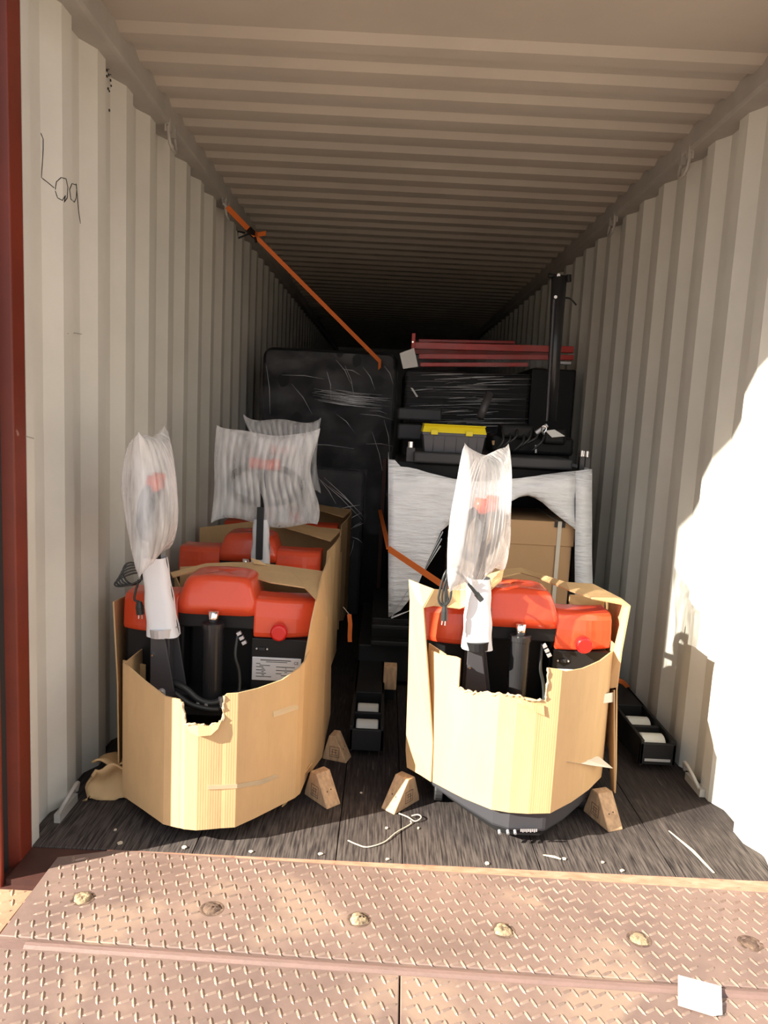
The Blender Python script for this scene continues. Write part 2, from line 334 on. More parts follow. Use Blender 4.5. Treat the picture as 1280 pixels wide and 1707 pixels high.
PLUGS = [w2d(*p) for p in ((-.909, -.238), (-.543, -.255), (-.133, -.270), (.264, -.286), (.635, -.295), (.942, -.291))]
def on_lip(x, y):
    if not (-.418 < y < -.045 and x < 1.73): return False
    if x < -1.04: return False
    if y > -.085 and x < -.90-(-.045-y)*-0 and x < -.92: return False
    return all((x-a)**2+(y-c)**2 > .034**2 for a, c in PLUGS)
treads(-1.03, 1.73, -.42, -.05, .004, on_lip).build('tread', 'tread', dock)['kind'] = 'stuff'
treads(-2.2, 1.88, -3.2, -.480, 0, lambda x, y: abs(x+.0095) > .016).build('tread', 'tread', dock)['kind'] = 'stuff'
b = treads(-2.15, -1.09, -.345, -.215, -.006, lambda x, y: True, tf=lambda x, y, z: (x, y, z))
o = b.build('tread', 'dust', side); o['kind'] = 'stuff'
for i, (x, y) in enumerate(PLUGS):
    hh = (.010, .007, .010, .009, .006, .003)[i]; b = MB(); rr = .025
    ringpts = []
    def fn(u, v, x=x, y=y, hh=hh, i=i):
        a = u*2*math.pi; r = rr*v; jit = 1+.12*math.sin(3*a+i)+.07*math.sin(7*a+2*i)
        return dl(x+r*math.cos(a)*jit, y+r*math.sin(a)*jit, .0035+hh*math.sqrt(max(0, 1-v**2.5))*(1+.25*math.sin(9*a*v+i)))
    b.grid(fn, 20, 6)
    o = b.build('bolt_plug', ('sanddark', 'sanddark', 'sand', 'sand', 'sand', 'sanddark')[i] if i else 'sand', dock, smooth=True)
    MB().grid(lambda u, v, x=x, y=y: dl(x+(rr-.001+.008*v)*math.cos(u*2*math.pi)*1.05, y+(rr-.001+.008*v)*math.sin(u*2*math.pi), .0045+.0006*math.sin(v*3)), 24, 2).build('plug_rim', 'sanddark', dock)
# white paper on hinge
pp = [at(1130, 1626, z=.012), at(1202, 1645, z=.012), at(1204, 1692, z=.006), at(1188, 1694, z=.006), at(1130, 1676, z=.006)]
tag(MB().prism(pp, (0, 0, .0015)).build('paper_sheet', 'paper'), 'crumpled white sheet of paper lying across the dock hinge', 'paper')

# ------------------------------------------------------------ lashing rings, marks on walls, vent
def ring_obj(y, side, z, label):
    e = empty('lashing_ring', (side*1.115, y, z), label, 'ring', 'lashing rings welded along the top rails')
    MB().box((-.012, -.05, -.006), (.012, -.03, .05)).build('lug', 'rail', e); MB().box((-.012, .03, -.006), (.012, .05, .05)).build('lug', 'rail', e)
    MB().tube(curve([(0, -.045, .02), (-.01*side, -.045, -.05), (-.015*side, 0, -.07), (-.01*side, .045, -.05), (0, .045, .02)], 5), .007, 8).build('ring', 'rail', e, smooth=True)
    return e
ring_obj(1.206, -1, 2.545, 'steel lashing ring under left top rail nearest the opening')
ring_obj(2.31, -1, 2.545, 'steel lashing ring under left top rail holding the orange strap')
ring_obj(1.211, 1, 2.545, 'steel lashing ring under right top rail nearest the opening')
ring_obj(2.239, 1, 2.545, 'steel lashing ring under right top rail, second from the opening')
for y, sd, lb in ((.20, -1, 'folded steel lashing ring low on left wall by the red post'), (.58, 1, 'steel lashing ring lying at foot of right wall near black fork tip')):
    e = empty('floor_ring', (sd*1.15, y, .02), lb, 'ring')
    MB().tube(curve([(0, -.05, 0), (-.025*sd, -.04, .05), (-.03*sd, .03, .07), (-.01*sd, .07, .02)], 6), .007, 8).build('ring', 'rail', e, smooth=True)
    MB().box((-.006, -.07, -.02), (.014, .07, .01)).build('weld_pad', 'rail', e)
# scribbled handwriting on the left wall
def wpts(pxs):
    out = []
    for px, py in pxs:
        X = -HW+.004                              # step outwards until the corrugated sheet is met
        while X > -HW-DEP:
            p = at(px, py, x=X)
            if X <= wall_x(p.y)+.0012: break
            X -= .0008
        out.append(p)
    return out
strokes = [[(68, 222), (72, 232), (72, 250), (69, 296), (78, 303), (90, 313)],
           [(92, 316), (94, 303), (102, 296), (110, 298), (113, 312), (112, 330), (107, 337), (109, 326), (104, 334), (96, 330), (92, 318)],
           [(126, 308), (120, 306), (116, 316), (118, 332), (124, 337), (127, 330), (128, 314), (127, 306), (129, 330), (131, 352), (134, 373)]]
sc = MB()
for st in strokes:
    fine = []
    for a, c in zip(st[:-1], st[1:]): fine += [(a[0]+(c[0]-a[0])*k/3, a[1]+(c[1]-a[1])*k/3) for k in range(3)]
    sc.tube(wpts(fine+[st[-1]]), .0014, 5)
sc.build('pen_writing', 'ink', wl)['label'] = 'thin black handwriting reading Loq'
vt = MB()
for i, (px, py) in enumerate([(180, 86), (187, 97), (180, 106), (184, 104), (179, 117), (182, 114), (185, 113), (179, 127), (182, 125), (185, 123), (185, 134), (181, 148), (186, 143), (183, 152), (183, 184)]):
    p = at(px, py, x=-HW); X = wall_x(p.y); p = at(px, py, x=X+.001); vt.tube([p, p+Vector((-.003, 0, 0))], .005 if i not in (12, 13) else .004, 8)
vt.build('vent_hole', 'ink', wl)['kind'] = 'stuff'
for pts, wsc in (([(113, 556), (125, 555), (136, 557)], wl), ([(43, 727), (56, 731)], wl)):
    MB().tube(wpts(pts), .0016, 5).build('scratch', 'rail', wsc)

# ------------------------------------------------------------ electric pallet trucks
def ribbon(cols, name, m, parent, th=.005, O=(0, 0, 0)):
    """upright sheet: columns (x, y, zbottom, ztop)"""
    b = MB(); vs = []
    for x, y, z0, z1 in cols: vs += [Vector((x, y, z0))-Vector(O), Vector((x, y, z1))-Vector(O)]
    b.add(vs, [(2*i, 2*i+2, 2*i+3, 2*i+1) for i in range(len(cols)-1)])
    return b.build(name, m, parent, solid=th)
def quadsheet(rows, name, m, parent, th=.005, O=(0, 0, 0)):
    b = MB(); n = len(rows[0]); vs = [Vector(p)-Vector(O) for r in rows for p in r]
    b.add(vs, [(j*n+i, j*n+i+1, (j+1)*n+i+1, (j+1)*n+i) for j in range(len(rows)-1) for i in range(n-1)])
    return b.build(name, m, parent, solid=th)

def dome(W0, W1, D, z0, z1, n=28, top=0.0):
    """rounded trapezoid cover: rows from skirt to top"""
    b = MB(); prof = [(0, 1.0, 1.0), (.28, 1.0, 1.0), (.36, .985, .98), (.55, .93, .93), (.75, .87, .86), (.88, .82, .80), (.96, .76, .73), (1.0, .66, .62), (1.0, .3, .3), (1.0, 0.001, .001)]
    rings = []
    for h, sx, sd in prof:
        ring = []
        for k in range(n):
            a = 2*math.pi*k/n; e = .30; ca, sa = math.cos(a), math.sin(a)
            ux = math.copysign(abs(ca)**e, ca); uy = math.copysign(abs(sa)**e, sa)
            ring.append(((W0/2)*sx*ux, D/2+(D/2)*sd*uy+(1-sd)*D*.10, z0+(z1-z0)*h + (0.006*(1-ux*ux) if h > .9 else 0)))
        rings.append(ring)
    vs = [v for r in rings for v in r]
    fs = [(j*n+k, j*n+(k+1) % n, (j+1)*n+(k+1) % n, (j+1)*n+k) for j in range(len(rings)-1) for k in range(n)]
    fs.append(tuple(range(n-1, -1, -1)))
    return b.add(vs, fs)

def bag(w, h, T, ribs, seed, e, name='air_cushion_bag', ears=.03, narrow=False, wob=.012):
    """sealed pouch of upright air columns; local x across, z up from 0"""
    rnd = random.Random(seed); nu = ribs*6; nv = 26; b = MB()
    ph_ = [rnd.random()*6.28 for _ in range(8)]
    def outline(u, v):
        uu = 2*u-1
        wx = w/2*(1+.05*math.sin(v*5+ph_[0])) * (0.93+.07*math.cos((v-.5)*2*math.pi)*-1)
        zt = h*(1+.02*math.sin(u*9+ph_[1])) + ears*(abs(uu)**6) - .02*(1-uu*uu)*0
        zb = .02*math.sin(u*7+ph_[2]) - ears*.5*(abs(uu)**8)
        return uu*wx + wob*math.sin(v*7+ph_[3]), zb+(zt-zb)*v
    for sgn in (-1, 1):
        def fn(u, v, sgn=sgn):
            x, z = outline(u, v)
            env = (math.sin(math.pi*min(max(u, 0), 1))**.45) * (math.sin(math.pi*v)**.35) if 0 < u < 1 and 0 < v < 1 else 0
            rib = abs(math.sin(math.pi*ribs*u))
            y = sgn*(T/2*env + .011*rib*env) + .01*math.sin(v*4+ph_[4]+u*3)
            return (x, y, z + .003*math.sin(u*40+v*9)*env)
        b.grid(fn, nu, nv)
    o = b.build(name, 'bag', e, smooth=True); return o

def handle(e, z, rz, y0, x0):
    """tiller head: black loop handle with red paddles"""
    R = Matrix.Translation((x0, y0, z)) @ Matrix.Rotation(rz, 4, 'Z')
    T = lambda p: R @ Vector(p)
    hd = MB(); loop = []
    for k in range(25):
        a = 2*math.pi*k/24; loop.append(T((.165*math.copysign(abs(math.cos(a))**.8, math.cos(a)), .0, .10+.085*math.sin(a))))
    hd.tube(loop, .016, 10, cap=False)
    hd.tube([T((0, 0, 0)), T((0, 0, .17))], [.035, .04], 12, flat=.6)
    h = hd.build('tiller_handle', 'rubber', e, smooth=True)
    MB().tube([T((-.045, -.01, .195)), T((.045, -.01, .195))], .026, 12).tube([T((-.055, -.012, .175)), T((-.05, -.016, .225))], .022, 10).tube([T((.05, -.016, .225)), T((.055, -.012, .175))], .022, 10).build('paddle', 'cover', h, smooth=True)
    return h

def truck(loc, label, rz_head, tiller, bagspec, seed):
    """local frame: x right, y into the container, z up; y=0 is the front of the centre cover"""
    e = empty('pallet_truck', loc, label, 'pallet truck')
    # chassis: D shaped base with skirt
    def dshape(w, y0, y1, z, k=10):
        pts = [(-w/2, y1, z)]
        for i in range(k+1):
            a = math.pi+math.pi*i/k; pts.append((w/2*math.cos(a), y0+.17+(.17)*math.sin(a) if True else 0, z))
        return pts + [(w/2, y1, z)]
    outl = [(-.31, .30), (-.31, .0), (-.265, -.075), (-.19, -.175), (-.10, -.285), (-.050, -.312), (.072, -.308), (.150, -.235), (.235, -.130), (.305, -.03), (.32, .05), (.32, .30)]
    MB().prism([(x, y, .055) for x, y in outl], (0, 0, .14)).build('chassis', 'skirt', e, bevel=.012)
    MB().prism([(x*.86, y*.94 if y < 0 else y, .03) for x, y in outl], (0, 0, .03)).build('bumper_plate', 'black', e, bevel=.004)
    # body behind the mast: black frame walls
    b = MB(); b.box((-.335, .05, .18), (-.12, .40, .60)).box((.125, .051, .18), (.335, .40, .60)).box((-.12, .13, .18), (.125, .40, .62))
    b.build('body_frame', 'black', e, bevel=.01)
    # red covers (the two side ones slope down outwards)
    def side_cover(x0, x1, s):
        zt0, zt1 = (.715, .69); zb = .575
        vs = []; n = 10
        b = MB()
        prof = [(0.0, zb), (-.004, zb+.02), (.0, zb+.08), (.006, zb+.118), (.02, zb+.138), (.05, zb+.143), (.13, zb+.144), (.145, zb+.13), (.15, zb)]
        for i in range(n+1):
            u = i/n; x = x0+(x1-x0)*u; out = abs(x)/.35
            drop = -.018*max(0, out-.35)**1.0; back = .055*max(0, (out-.55))**2*4
            for j, (yy, zz) in enumerate(prof): vs.append((x, yy+back*(1 if True else 0)+.015, zz+(drop if j >= 2 and j < 7 else 0)))
        m_ = len(prof)
        fs = [(i*m_+j, (i+1)*m_+j, (i+1)*m_+(j+1) % m_, i*m_+(j+1) % m_) for i in range(n) for j in range(m_)]
        fs += [tuple(range(m_)), tuple(n*m_+j for j in range(m_-1, -1, -1))]
        return b.add(vs, fs).build('side_cover', 'cover', e, bevel=.008)
    scl = side_cover(-.345, -.135, -1); scr = side_cover(.135, .352, 1)
    mc = dome(.292, .2, .25, .655, .782).build('motor_cover', 'cover', e, smooth=True)
    mc['label'] = 'domed orange red centre cover'
    MB().add([(-.012, .048, .7815), (.0, .042, .7815), (.012, .048, .7815), (0, .056, .7845)], [(0, 1, 3), (1, 2, 3), (0, 3, 2), (0, 2, 1)]).build('emblem', 'brass', mc)
    MB().box((-.14, .02, .60), (.14, .28, .656)).build('cover_base', 'black', mc, bevel=.006)
    # emergency button
    bt = MB().tube([(.232, .026, .607), (.232, .010, .607), (.232, .008, .607), (.232, -.022, .607), (.232, -.030, .607)], [.018, .018, .029, .031, .025], 24).build('emergency_button', 'button', scr, smooth=False, bevel=.003)
    # lift cylinder
    cl = MB().tube([(.0, -.02, .30), (.0, -.02, .60), (.0, -.02, .628), (.0, -.02, .632)], [.036, .036, .036, .030], 28).build('lift_cylinder', 'cylblack', e, smooth=False, bevel=.002)
    MB().tube([(0, -.02, .63), (0, -.02, .675)], .018, 20).build('piston_rod', 'chrome', cl, smooth=True)
    MB().tube([(0, -.02, .615), (0, -.02, .6335)], .0385, 28).build('cylinder_collar', 'cylblack', cl)
    # control panel with plate
    cpn = MB().box((.130, .015, .36), (.335, .05, .573)).build('control_panel', 'black', e, bevel=.004)
    for xr_ in (.150, .188): MB().tube([(xr_, .016, .535), (xr_, .011, .535)], .0035, 10).build('rivet', 'silver', cpn)
    MB().box((.157, .008, .529), (.181, .016, .541)).build('charge_socket', 'rubber', cpn, bevel=.002)
    dp = MB().box((.135, .0105, .418), (.312, .0145, .505)).build('data_plate', 'label', cpn, bevel=.002)
    dp['label'] = 'silver data plate with CE mark'
    b = MB()
    b.box((.165, .0098, .4935), (.275, .0103, .4965)).box((.185, .0098, .4875), (.262, .0103, .4895))
    for (x0_, x1_, zz) in ((.150, .165, .480), (.162, .200, .474), (.150, .176, .468), (.170, .180, .462), (.150, .184, .456), (.170, .178, .450), (.150, .186, .444), (.170, .180, .438), (.150, .205, .432),
                           (.222, .290, .470), (.255, .260, .464), (.222, .288, .457), (.253, .262, .451), (.222, .242, .445), (.240, .270, .438)):
        b.box((x0_, .0098, zz), (x1_, .0103, zz+.0022))
    b.build('plate_print', 'ink', cpn)
    text_mesh('ce_mark', 'CE', .014, 'ink', cpn, Matrix.Translation((.294, .0100, .487)) @ Matrix.Rotation(math.pi/2, 4, 'X'))
    # hoses and connector
    MB().tube(curve([(-.13, -.06, .42), (-.08, -.08, .41), (-.03, -.09, .375), (.02, -.09, .365), (.07, -.05, .375), (.12, -.03, .385), (.20, -.01, .375), (.25, 0, .33)], 6), .012, 10).build('hose', 'cable', e, smooth=True)
    MB().tube(curve([(-.11, -.10, .40), (-.05, -.12, .37), (.02, -.12, .355), (.07, -.10, .35)], 6), .009, 10).build('hose', 'cable', e, smooth=True)
    MB().tube(curve([(.085, -.0, .60), (.08, -.02, .52), (.095, -.02, .46), (.10, -.03, .40), (.09, -.05, .35)], 6), .006, 8).build('cable', 'cable', e, smooth=True)
    b = MB(); R = Matrix.Rotation(math.radians(-24), 3, 'Y')
    for dz in (0, .019, .038): b.box((.092, -.02, .555+dz), (.108, -.006, .567+dz), Matrix.Rotation(math.radians(-30), 3, 'Y'), (.10, 0, .58))
    b.build('cable_connector', 'silver', e, bevel=.001)
    MB().box((-.11, -.12, .33), (.11, .10, .36)).build('pump_deck', 'black', e, bevel=.004)
    for x_, y_, z_ in ((.045, -.08, .375), (-.03, -.10, .36), (.0, -.105, .36), (.055, -.11, .36)): MB().tube([(x_, y_, z_-.02), (x_, y_, z_+.008)], .009 if z_ > .37 else .006, 8).build('bolt', 'silver', e)
    # wheels and forks
    MB().tube([(-.045, -.05, .115), (.045, -.05, .115)], .115, 28).build('drive_wheel', 'rubber', e, bevel=.01)
    for s in (-1, 1):
        MB().tube([(s*.245, -.03, .04), (s*.275, -.03, .04)], .04, 18).build('caster', 'rubber', e, bevel=.004)
        MB().box((s*.185-.075, .40, .05), (s*.185+.075, .58, .10)).build('fork', 'black', e, bevel=.01)
    # tiller: bracket, foam sleeve, head
    bx, by = tiller[3], -.06
    br = MB()
    br.prism([(bx-.042, by-.03, .345), (bx-.042, by-.03, .592), (bx+.008, by-.03, .595), (bx+.05, by-.03, .36), (bx+.04, by-.03, .345)], (0, .008, 0))
    br.prism([(bx-.042, by+.045, .345), (bx-.042, by+.045, .592), (bx+.03, by+.045, .595), (bx+.07, by+.045, .36), (bx+.06, by+.045, .345)], (0, .008, 0))
    br.box((bx-.05, by-.03, .33), (bx+.06, by+.053, .35)); br.box((bx-.036, by-.015, .35), (bx+.02, by+.04, .60))
    bo = br.build('tiller_bracket', 'bracket', e, bevel=.003)
    pts = []
    for k in range(16):
        a = 2*math.pi*k/16; pts.append((bx+.004+.013*math.cos(a)+(.008 if math.sin(a) < 0 else -.004), by-.0335, .385+.013*math.sin(a)+(.012 if math.sin(a) > 0 else -.012)))
    MB().prism(pts, (0, .005, 0)).build('link_plate', 'silver', bo, bevel=.001)
    for dx_, z_, r_ in ((0, .396, .007), (.012, .374, .008), (-.015, .352, .007), (-.032, .53, .004)):
        MB().tube([(bx+dx_, by-.040, z_), (bx+dx_, by-.029, z_)], r_, 8).build('bolt', 'chrome', bo)
    (tx, ty), sw, stop, _b = tiller
    p0 = Vector((bx-.006, by+.005, .592)); p1 = Vector((tx, ty, stop)); b = MB()
    def fn(u, v):
        a = 2*math.pi*u; c = p0.lerp(p1, v); wv = sw*(1.12-.30*v); ca, sa = math.cos(a), math.sin(a)
        return (c.x+wv/2*math.copysign(abs(ca)**.6, ca)+.002*math.sin(v*15+u*9), c.y+wv*.42*math.copysign(abs(sa)**.6, sa), c.z)
    b.grid(fn, 24, 16); sl = b.build('foam_sleeve', 'foam', e, smooth=True)
    sl['label'] = 'white foam sleeve around the steering arm'
    MB().tube([p0+Vector((0, 0, .001)), p0+Vector((-.002, 0, .030))], sw*.60, 20, flat=.86).build('arm_collar', 'silver' if seed == 1 else 'black', e)
    if seed == 1: MB().box((p0.x-.012, p0.y-.045, p0.z-.002), (p0.x+.014, p0.y-.038, p0.z+.034)).build('tape_tab', 'foam', sl)
    if seed in (2, 3): MB().box((p1.x-.016, p1.y-sw*.42, p0.z+.10), (p1.x+.016, p1.y-sw*.30, p1.z+.06)).build('arm_strip', 'rubber', e, bevel=.003)
    MB().tube([p0, p1, p1+Vector((0, 0, .1))], .02, 10).build('steering_arm', 'black', e)
    w_, h_, T_, ribs, dx, dz, rzb = bagspec
    handle(e, p1.z+.06, rz_head, p1.y, p1.x+dx)
    bg_ = bag(w_, h_, T_, ribs, seed, e); bg_.location = (p1.x+dx, p1.y, p1.z+dz); bg_.rotation_euler.z = rzb
    bg_['label'] = 'clear ribbed air cushion bag over the steering head'
    return e

T1 = (-.70, .40, 0); T4 = (.392, .43, 0); T2 = (-.765, 1.34, 0); T3 = (-.74, 2.22, 0)
t1 = truck(T1, 'front left red electric pallet truck in torn cardboard, silver data plate showing', math.radians(97), ((-.200, -.05), .096, .865, -.158), (.40, .41, .16, 12, -.012, .005, math.radians(97)), 1)
t4 = truck(T4, 'right hand red electric pallet truck in sunlit cardboard, power cord hanging', math.radians(60), ((-.165, -.04), .096, .84, -.152), (.44, .45, .13, 13, -.004, -.01, math.radians(60)), 4)
t2 = truck(T2, 'second red pallet truck in the left row, wide air bag over its handle', 0, ((.078, -.08), .085, .88, .082), (.50, .42, .08, 15, .01, -.02, math.radians(3)), 2)
t3 = truck(T3, 'rearmost red pallet truck in the left row, mostly hidden', math.radians(4), ((.02, -.08), .085, .90, .03), (.46, .40, .08, 14, .0, .03, math.radians(-5)), 3)

# cords
def cord_left(e, O):
    b = MB(); base = at(228, 962, y=.40)-Vector(O)
    for k in range(5):
        a0 = .3+.35*k; rx, rz = .056-.007*k, .016+.006*k
        loop = [base+Vector((-.01+rx*math.cos(t)*math.cos(.35)-rz*math.sin(t)*math.sin(.35), -.04+.012*math.sin(t+a0)+.006*k, .004*k+rx*math.cos(t)*math.sin(.35)+rz*math.sin(t)*math.cos(.35))) for t in [2*math.pi*i/18 for i in range(19)]]
        b.tube(loop, .0032, 7)
    b.tube(curve([base+Vector((.02, -.04, 0)), base+Vector((.01, -.045, -.045)), base+Vector((.008, -.045, -.07)), at(232, 1003, y=.36)-Vector(O)], 5), .0042, 7)
    c = b.build('power_cord', 'cable', e, smooth=True)
    q0 = at(232, 1003, y=.36)-Vector(O); q1 = at(234, 1024, y=.36)-Vector(O)
    MB().tube([q0, q0.lerp(q1, .4), q1], [.009, .014, .013], 10).build('plug', 'cable', c)
    MB().tube([q1+Vector((-.006, 0, 0)), q1+Vector((-.006, 0, -.016))], .0025, 6).tube([q1+Vector((.006, 0, 0)), q1+Vector((.006, 0, -.016))], .0025, 6).build('plug_pin', 'chrome', c)
cord_left(t1, T1)
def cord_right(e, O):
    O = Vector(O); Y = .30; b = MB(); g = lambda px, py, dy=0: at(px, py, y=Y+dy)-O
    b.tube(curve([g(756, 942, .03), g(742, 955), g(733, 985), g(731, 1000), g(738, 1010), g(748, 1003), g(752, 985), g(748, 960), g(758, 945)], 6), .0042, 7)
    b.tube(curve([g(760, 940, .03), g(746, 960), g(738, 985), g(737, 1003), g(742, 1008), g(746, 1000), g(744, 980), g(748, 955)], 6), .0042, 7)
    b.tube(curve([g(765, 945, .03), g(748, 950), g(743, 975), g(742, 1000), g(742, 1012)], 6), .0042, 7)
    b.tube(curve([g(745, 965), g(752, 952, -.01), g(764, 955, -.02), g(776, 967, -.03), g(784, 978, -.035)], 6), .0042, 7)
    c = b.build('power_cord', 'cable', e, smooth=True)
    q0, q1 = g(741, 1010), g(740, 1034)
    MB().tube([q0, q0.lerp(q1, .35), q1], [.008, .011, .012], 10).build('plug', 'cable', c)
    MB().tube([q1+Vector((-.005, 0, 0)), q1+Vector((-.006, 0, -.016))], .003, 6).tube([q1+Vector((.005, 0, 0)), q1+Vector((.005, 0, -.018))], .003, 6).build('plug_pin', 'chrome', c)
    q0, q1 = g(783, 976, -.035), g(803, 1001, -.04)
    MB().tube([q0, q0.lerp(q1, .5), q0.lerp(q1, .55), q1], [.007, .009, .013, .013], 10, flat=.7).build('connector', 'cable', c)
cord_right(t4, T4)

# ---- cardboard round the right truck (world coordinates, parented to it)
def wp(cols, name, e, O, m='card'): return ribbon(cols, name, m, e, O=O)
f4 = [(.071, .329, .13, .588), (.095, .285, .13, .591), (.148, .230, .13, .602), (.1605, .2165, .13, .600), (.161, .216, .13, .501), (.199, .179, .13, .499), (.244, .145, .13, .516), (.281, .117, .13, .524), (.308, .111, .13, .525),
      (.336, .104, .13, .525), (.369, .103, .13, .521), (.398, .102, .13, .516), (.417, .105, .13, .513), (.4255, .106, .13, .515), (.426, .106, .13, .622), (.458, .110, .13, .618), (.471, .112, .13, .614), (.488, .127, .13, .606),
      (.558, .188, .13, .598), (.599, .232, .13, .597), (.642, .279, .13, .597), (.714, .376, .13, .602), (.745, .46, .13, .605), (.75, .75, .13, .60)]
w4 = wp(f4, 'cardboard_wrap', t4, T4)
w4['label'] = 'yellow sunlit cardboard wrapped round the front with a torn notch'
LP = [at(677, 1250, y=0.410), at(680, 1279, y=0.385), at(719, 1302, y=0.278)]
q = quadsheet([[at(682, 966, y=0.410), at(700, 973, y=0.370), at(723, 982, y=0.350)],
               [at(684, 1000, y=0.410), at(695, 1000, y=0.350), at(706, 1012, y=0.310)],
               [at(681, 1130, y=0.410), at(700, 1130, y=0.340), at(715, 1140, y=0.286)],
               [at(677, 1250, y=0.410), at(700, 1255, y=0.330), at(722, 1238, y=0.280)],
               [at(679, 1279, y=0.400), at(702, 1292, y=0.330), at(719, 1303, y=0.276)]], 'cardboard_panel', 'card', t4, O=T4)
q = quadsheet([[at(723, 982, y=0.350), at(745, 983, y=0.410), at(768, 974, y=0.470), at(800, 962, y=0.530), at(840, 950, y=0.570)],
               [at(708, 1013, y=0.310), at(716, 1006, y=0.330), at(732, 1015, y=0.365), at(766, 1014, y=0.380), at(800, 1000, y=0.390)]][:1] +
              [[at(706, 1013, y=0.310), at(722, 1010, y=0.350), at(766, 1015, y=0.380), at(795, 1003, y=0.410), at(836, 968, y=0.490)]], 'cardboard_panel', 'card', t4, O=T4)
# sliver of inner cardboard behind the gap
ribbon([(.065, .37, .18, .60), (.12, .30, .18, .585)], 'cardboard_panel', 'card', t4, O=T4)
# right tall flap and back rim
quadsheet([[at(1050, 1010, y=0.340), at(1036, 1004, y=0.510), at(1010, 992, y=0.770)],
           [at(1036, 1085, y=0.360), at(1030, 1080, y=0.530), at(1010, 1060, y=0.770)],
           [at(1028, 1150, y=0.370), at(1026, 1140, y=0.530), at(1008, 1120, y=0.770)],
           [at(1025, 1322, y=0.350), at(1027, 1280, y=0.530), at(1012, 1240, y=0.770)]], 'cardboard_panel', 'card', t4, O=T4)
quadsheet([[at(1050, 1010, y=0.340), at(1040, 1014, y=0.380)], [at(1036, 1085, y=0.360), at(1021, 1090, y=0.385)], [at(1028, 1146, y=0.370), at(1010, 1148, y=0.390)]], 'cardboard_panel', 'card', t4, th=.004, O=T4)
quadsheet([[at(1024, 1150, y=0.365), at(1010, 1152, y=0.510)], [at(1024, 1320, y=0.355), at(1019, 1317, y=0.410)]], 'cardboard_panel', 'card', t4, th=.004, O=T4)
quadsheet([[at(835, 950, z=.790), at(868, 947, z=.795), at(893, 955, z=.792), at(943, 971, z=.79), at(988, 974, z=.785), at(1035, 998, z=.752)],
           [at(837, 962, z=.785), at(868, 955, z=.785), at(892, 962, z=.780), at(950, 985, z=.775), at(988, 998, z=.765), at(1050, 1010, z=.742)]], 'cardboard_flap', 'card', t4, O=T4)
ribbon([(*at(950, 985, y=0.710).to_2d(), .30, .72), (*at(1008, 1000, y=0.770).to_2d(), .30, .71)], 'cardboard_panel', 'card', t4, O=T4)
# tapes
def tape(pl_, name, e, O, m='tape', th=.001):
    quadsheet(pl_, name, m, e, th=th, O=O)
def off(p): d = (CAM-p).normalized(); return p+d*.006
tape([[off(at(947, 1162, y=0.210)), off(at(985, 1160, y=0.295)), off(at(1024, 1154, y=0.380))], [off(at(947, 1183, y=0.210)), off(at(985, 1175, y=0.295)), off(at(1024, 1170, y=0.380))]], 'packing_tape', t4, T4, 'tapewhite')
tape([[off(at(935, 1266, y=0.160)), off(at(965, 1262, y=0.240)), off(at(998, 1261, y=0.330))], [off(at(950, 1270, y=0.160)), off(at(985, 1276, y=0.260)), off(at(1022, 1281, y=0.330))]], 'packing_tape', t4, T4, 'tapewhite')
# torn edges along the notch
def torn(pts, e, O, r=.0035):
    b = MB(); pts = [Vector(p) for p in pts]; fine = []
    for a, c in zip(pts[:-1], pts[1:]):
        n = max(2, int((c-a).length/.008)); fine += [a.lerp(c, k/n)+Vector((random.uniform(-.002, .002), random.uniform(-.004, .0), random.uniform(-.005, .005))) for k in range(n)]
    b.tube([p-Vector(O) for p in fine+[pts[-1]]], [r*random.uniform(.5, 1.6) for _ in range(len(fine)+1)], 6)
    b.build('torn_edge', 'cardedge', e)
torn([(.161, .216, .501), (.199, .179, .498), (.244, .145, .516), (.281, .117, .524), (.336, .103, .525), (.369, .102, .521), (.398, .101, .516), (.417, .104, .513)], t4, T4)
torn([(.426, .105, .516), (.424, .105, .55), (.428, .105, .58), (.425, .105, .622)], t4, T4, .003)
quadsheet([[(.31, .099, .522), (.345, .095, .518), (.38, .095, .508), (.42, .099, .500)], [(.325, .096, .510), (.355, .092, .498), (.39, .094, .480), (.424, .098, .466)]], 'torn_flap', 'card', t4, th=.004, O=T4)
# grey bumper badge and studs at the front of the right truck
for px in (832, 846, 858):
    p = at(px, 1384, y=.112)-Vector(T4); MB().tube([p, p+Vector((0, -.012, -.006))], .005, 8).build('stud', 'silver', t4)
b = MB()
for i in range(9): p = at(868+i*3.2, 1383, y=.112)-Vector(T4)+Vector((0, -.004, 0)); b.box((p.x-.002, p.y-.002, p.z-.004-.002*(i % 2)), (p.x+.002, p.y, p.z+.005))
b.build('badge_print', 'silver', t4)

# ---- cardboard round the front left truck
f1 = [(-.99, .80, .06, .50), (-.975, .45, .06, .50), (-.96, .22, .06, .525), (-.93, .192, .06, .525), (-.864, .137, .06, .505), (-.80, .082, .06, .492), (-.772, .057, .06, .487), (-.721, .041, .06, .485), (-.713, .040, .06, .475), (-.700, .035, .06, .410),
      (-.661, .032, .06, .412), (-.626, .040, .06, .404), (-.600, .047, .06, .406), (-.586, .051, .06, .427), (-.5855, .051, .06, .50), (-.578, .052, .06, .507), (-.545, .059, .06, .508), (-.493, .116, .06, .504),
      (-.427, .196, .06, .506), (-.379, .255, .06, .528), (-.365, .285, .06, .54), (-.352, .42, .06, .56)]
w1 = wp(f1, 'cardboard_wrap', t1, T1)
w1['label'] = 'tan cardboard wrapped round the front with a torn central notch'
torn([(-.713, .038, .478), (-.705, .035, .440), (-.698, .033, .410), (-.661, .032, .412), (-.626, .040, .404), (-.600, .047, .406), (-.586, .050, .43), (-.586, .050, .50)], t1, T1, .004)
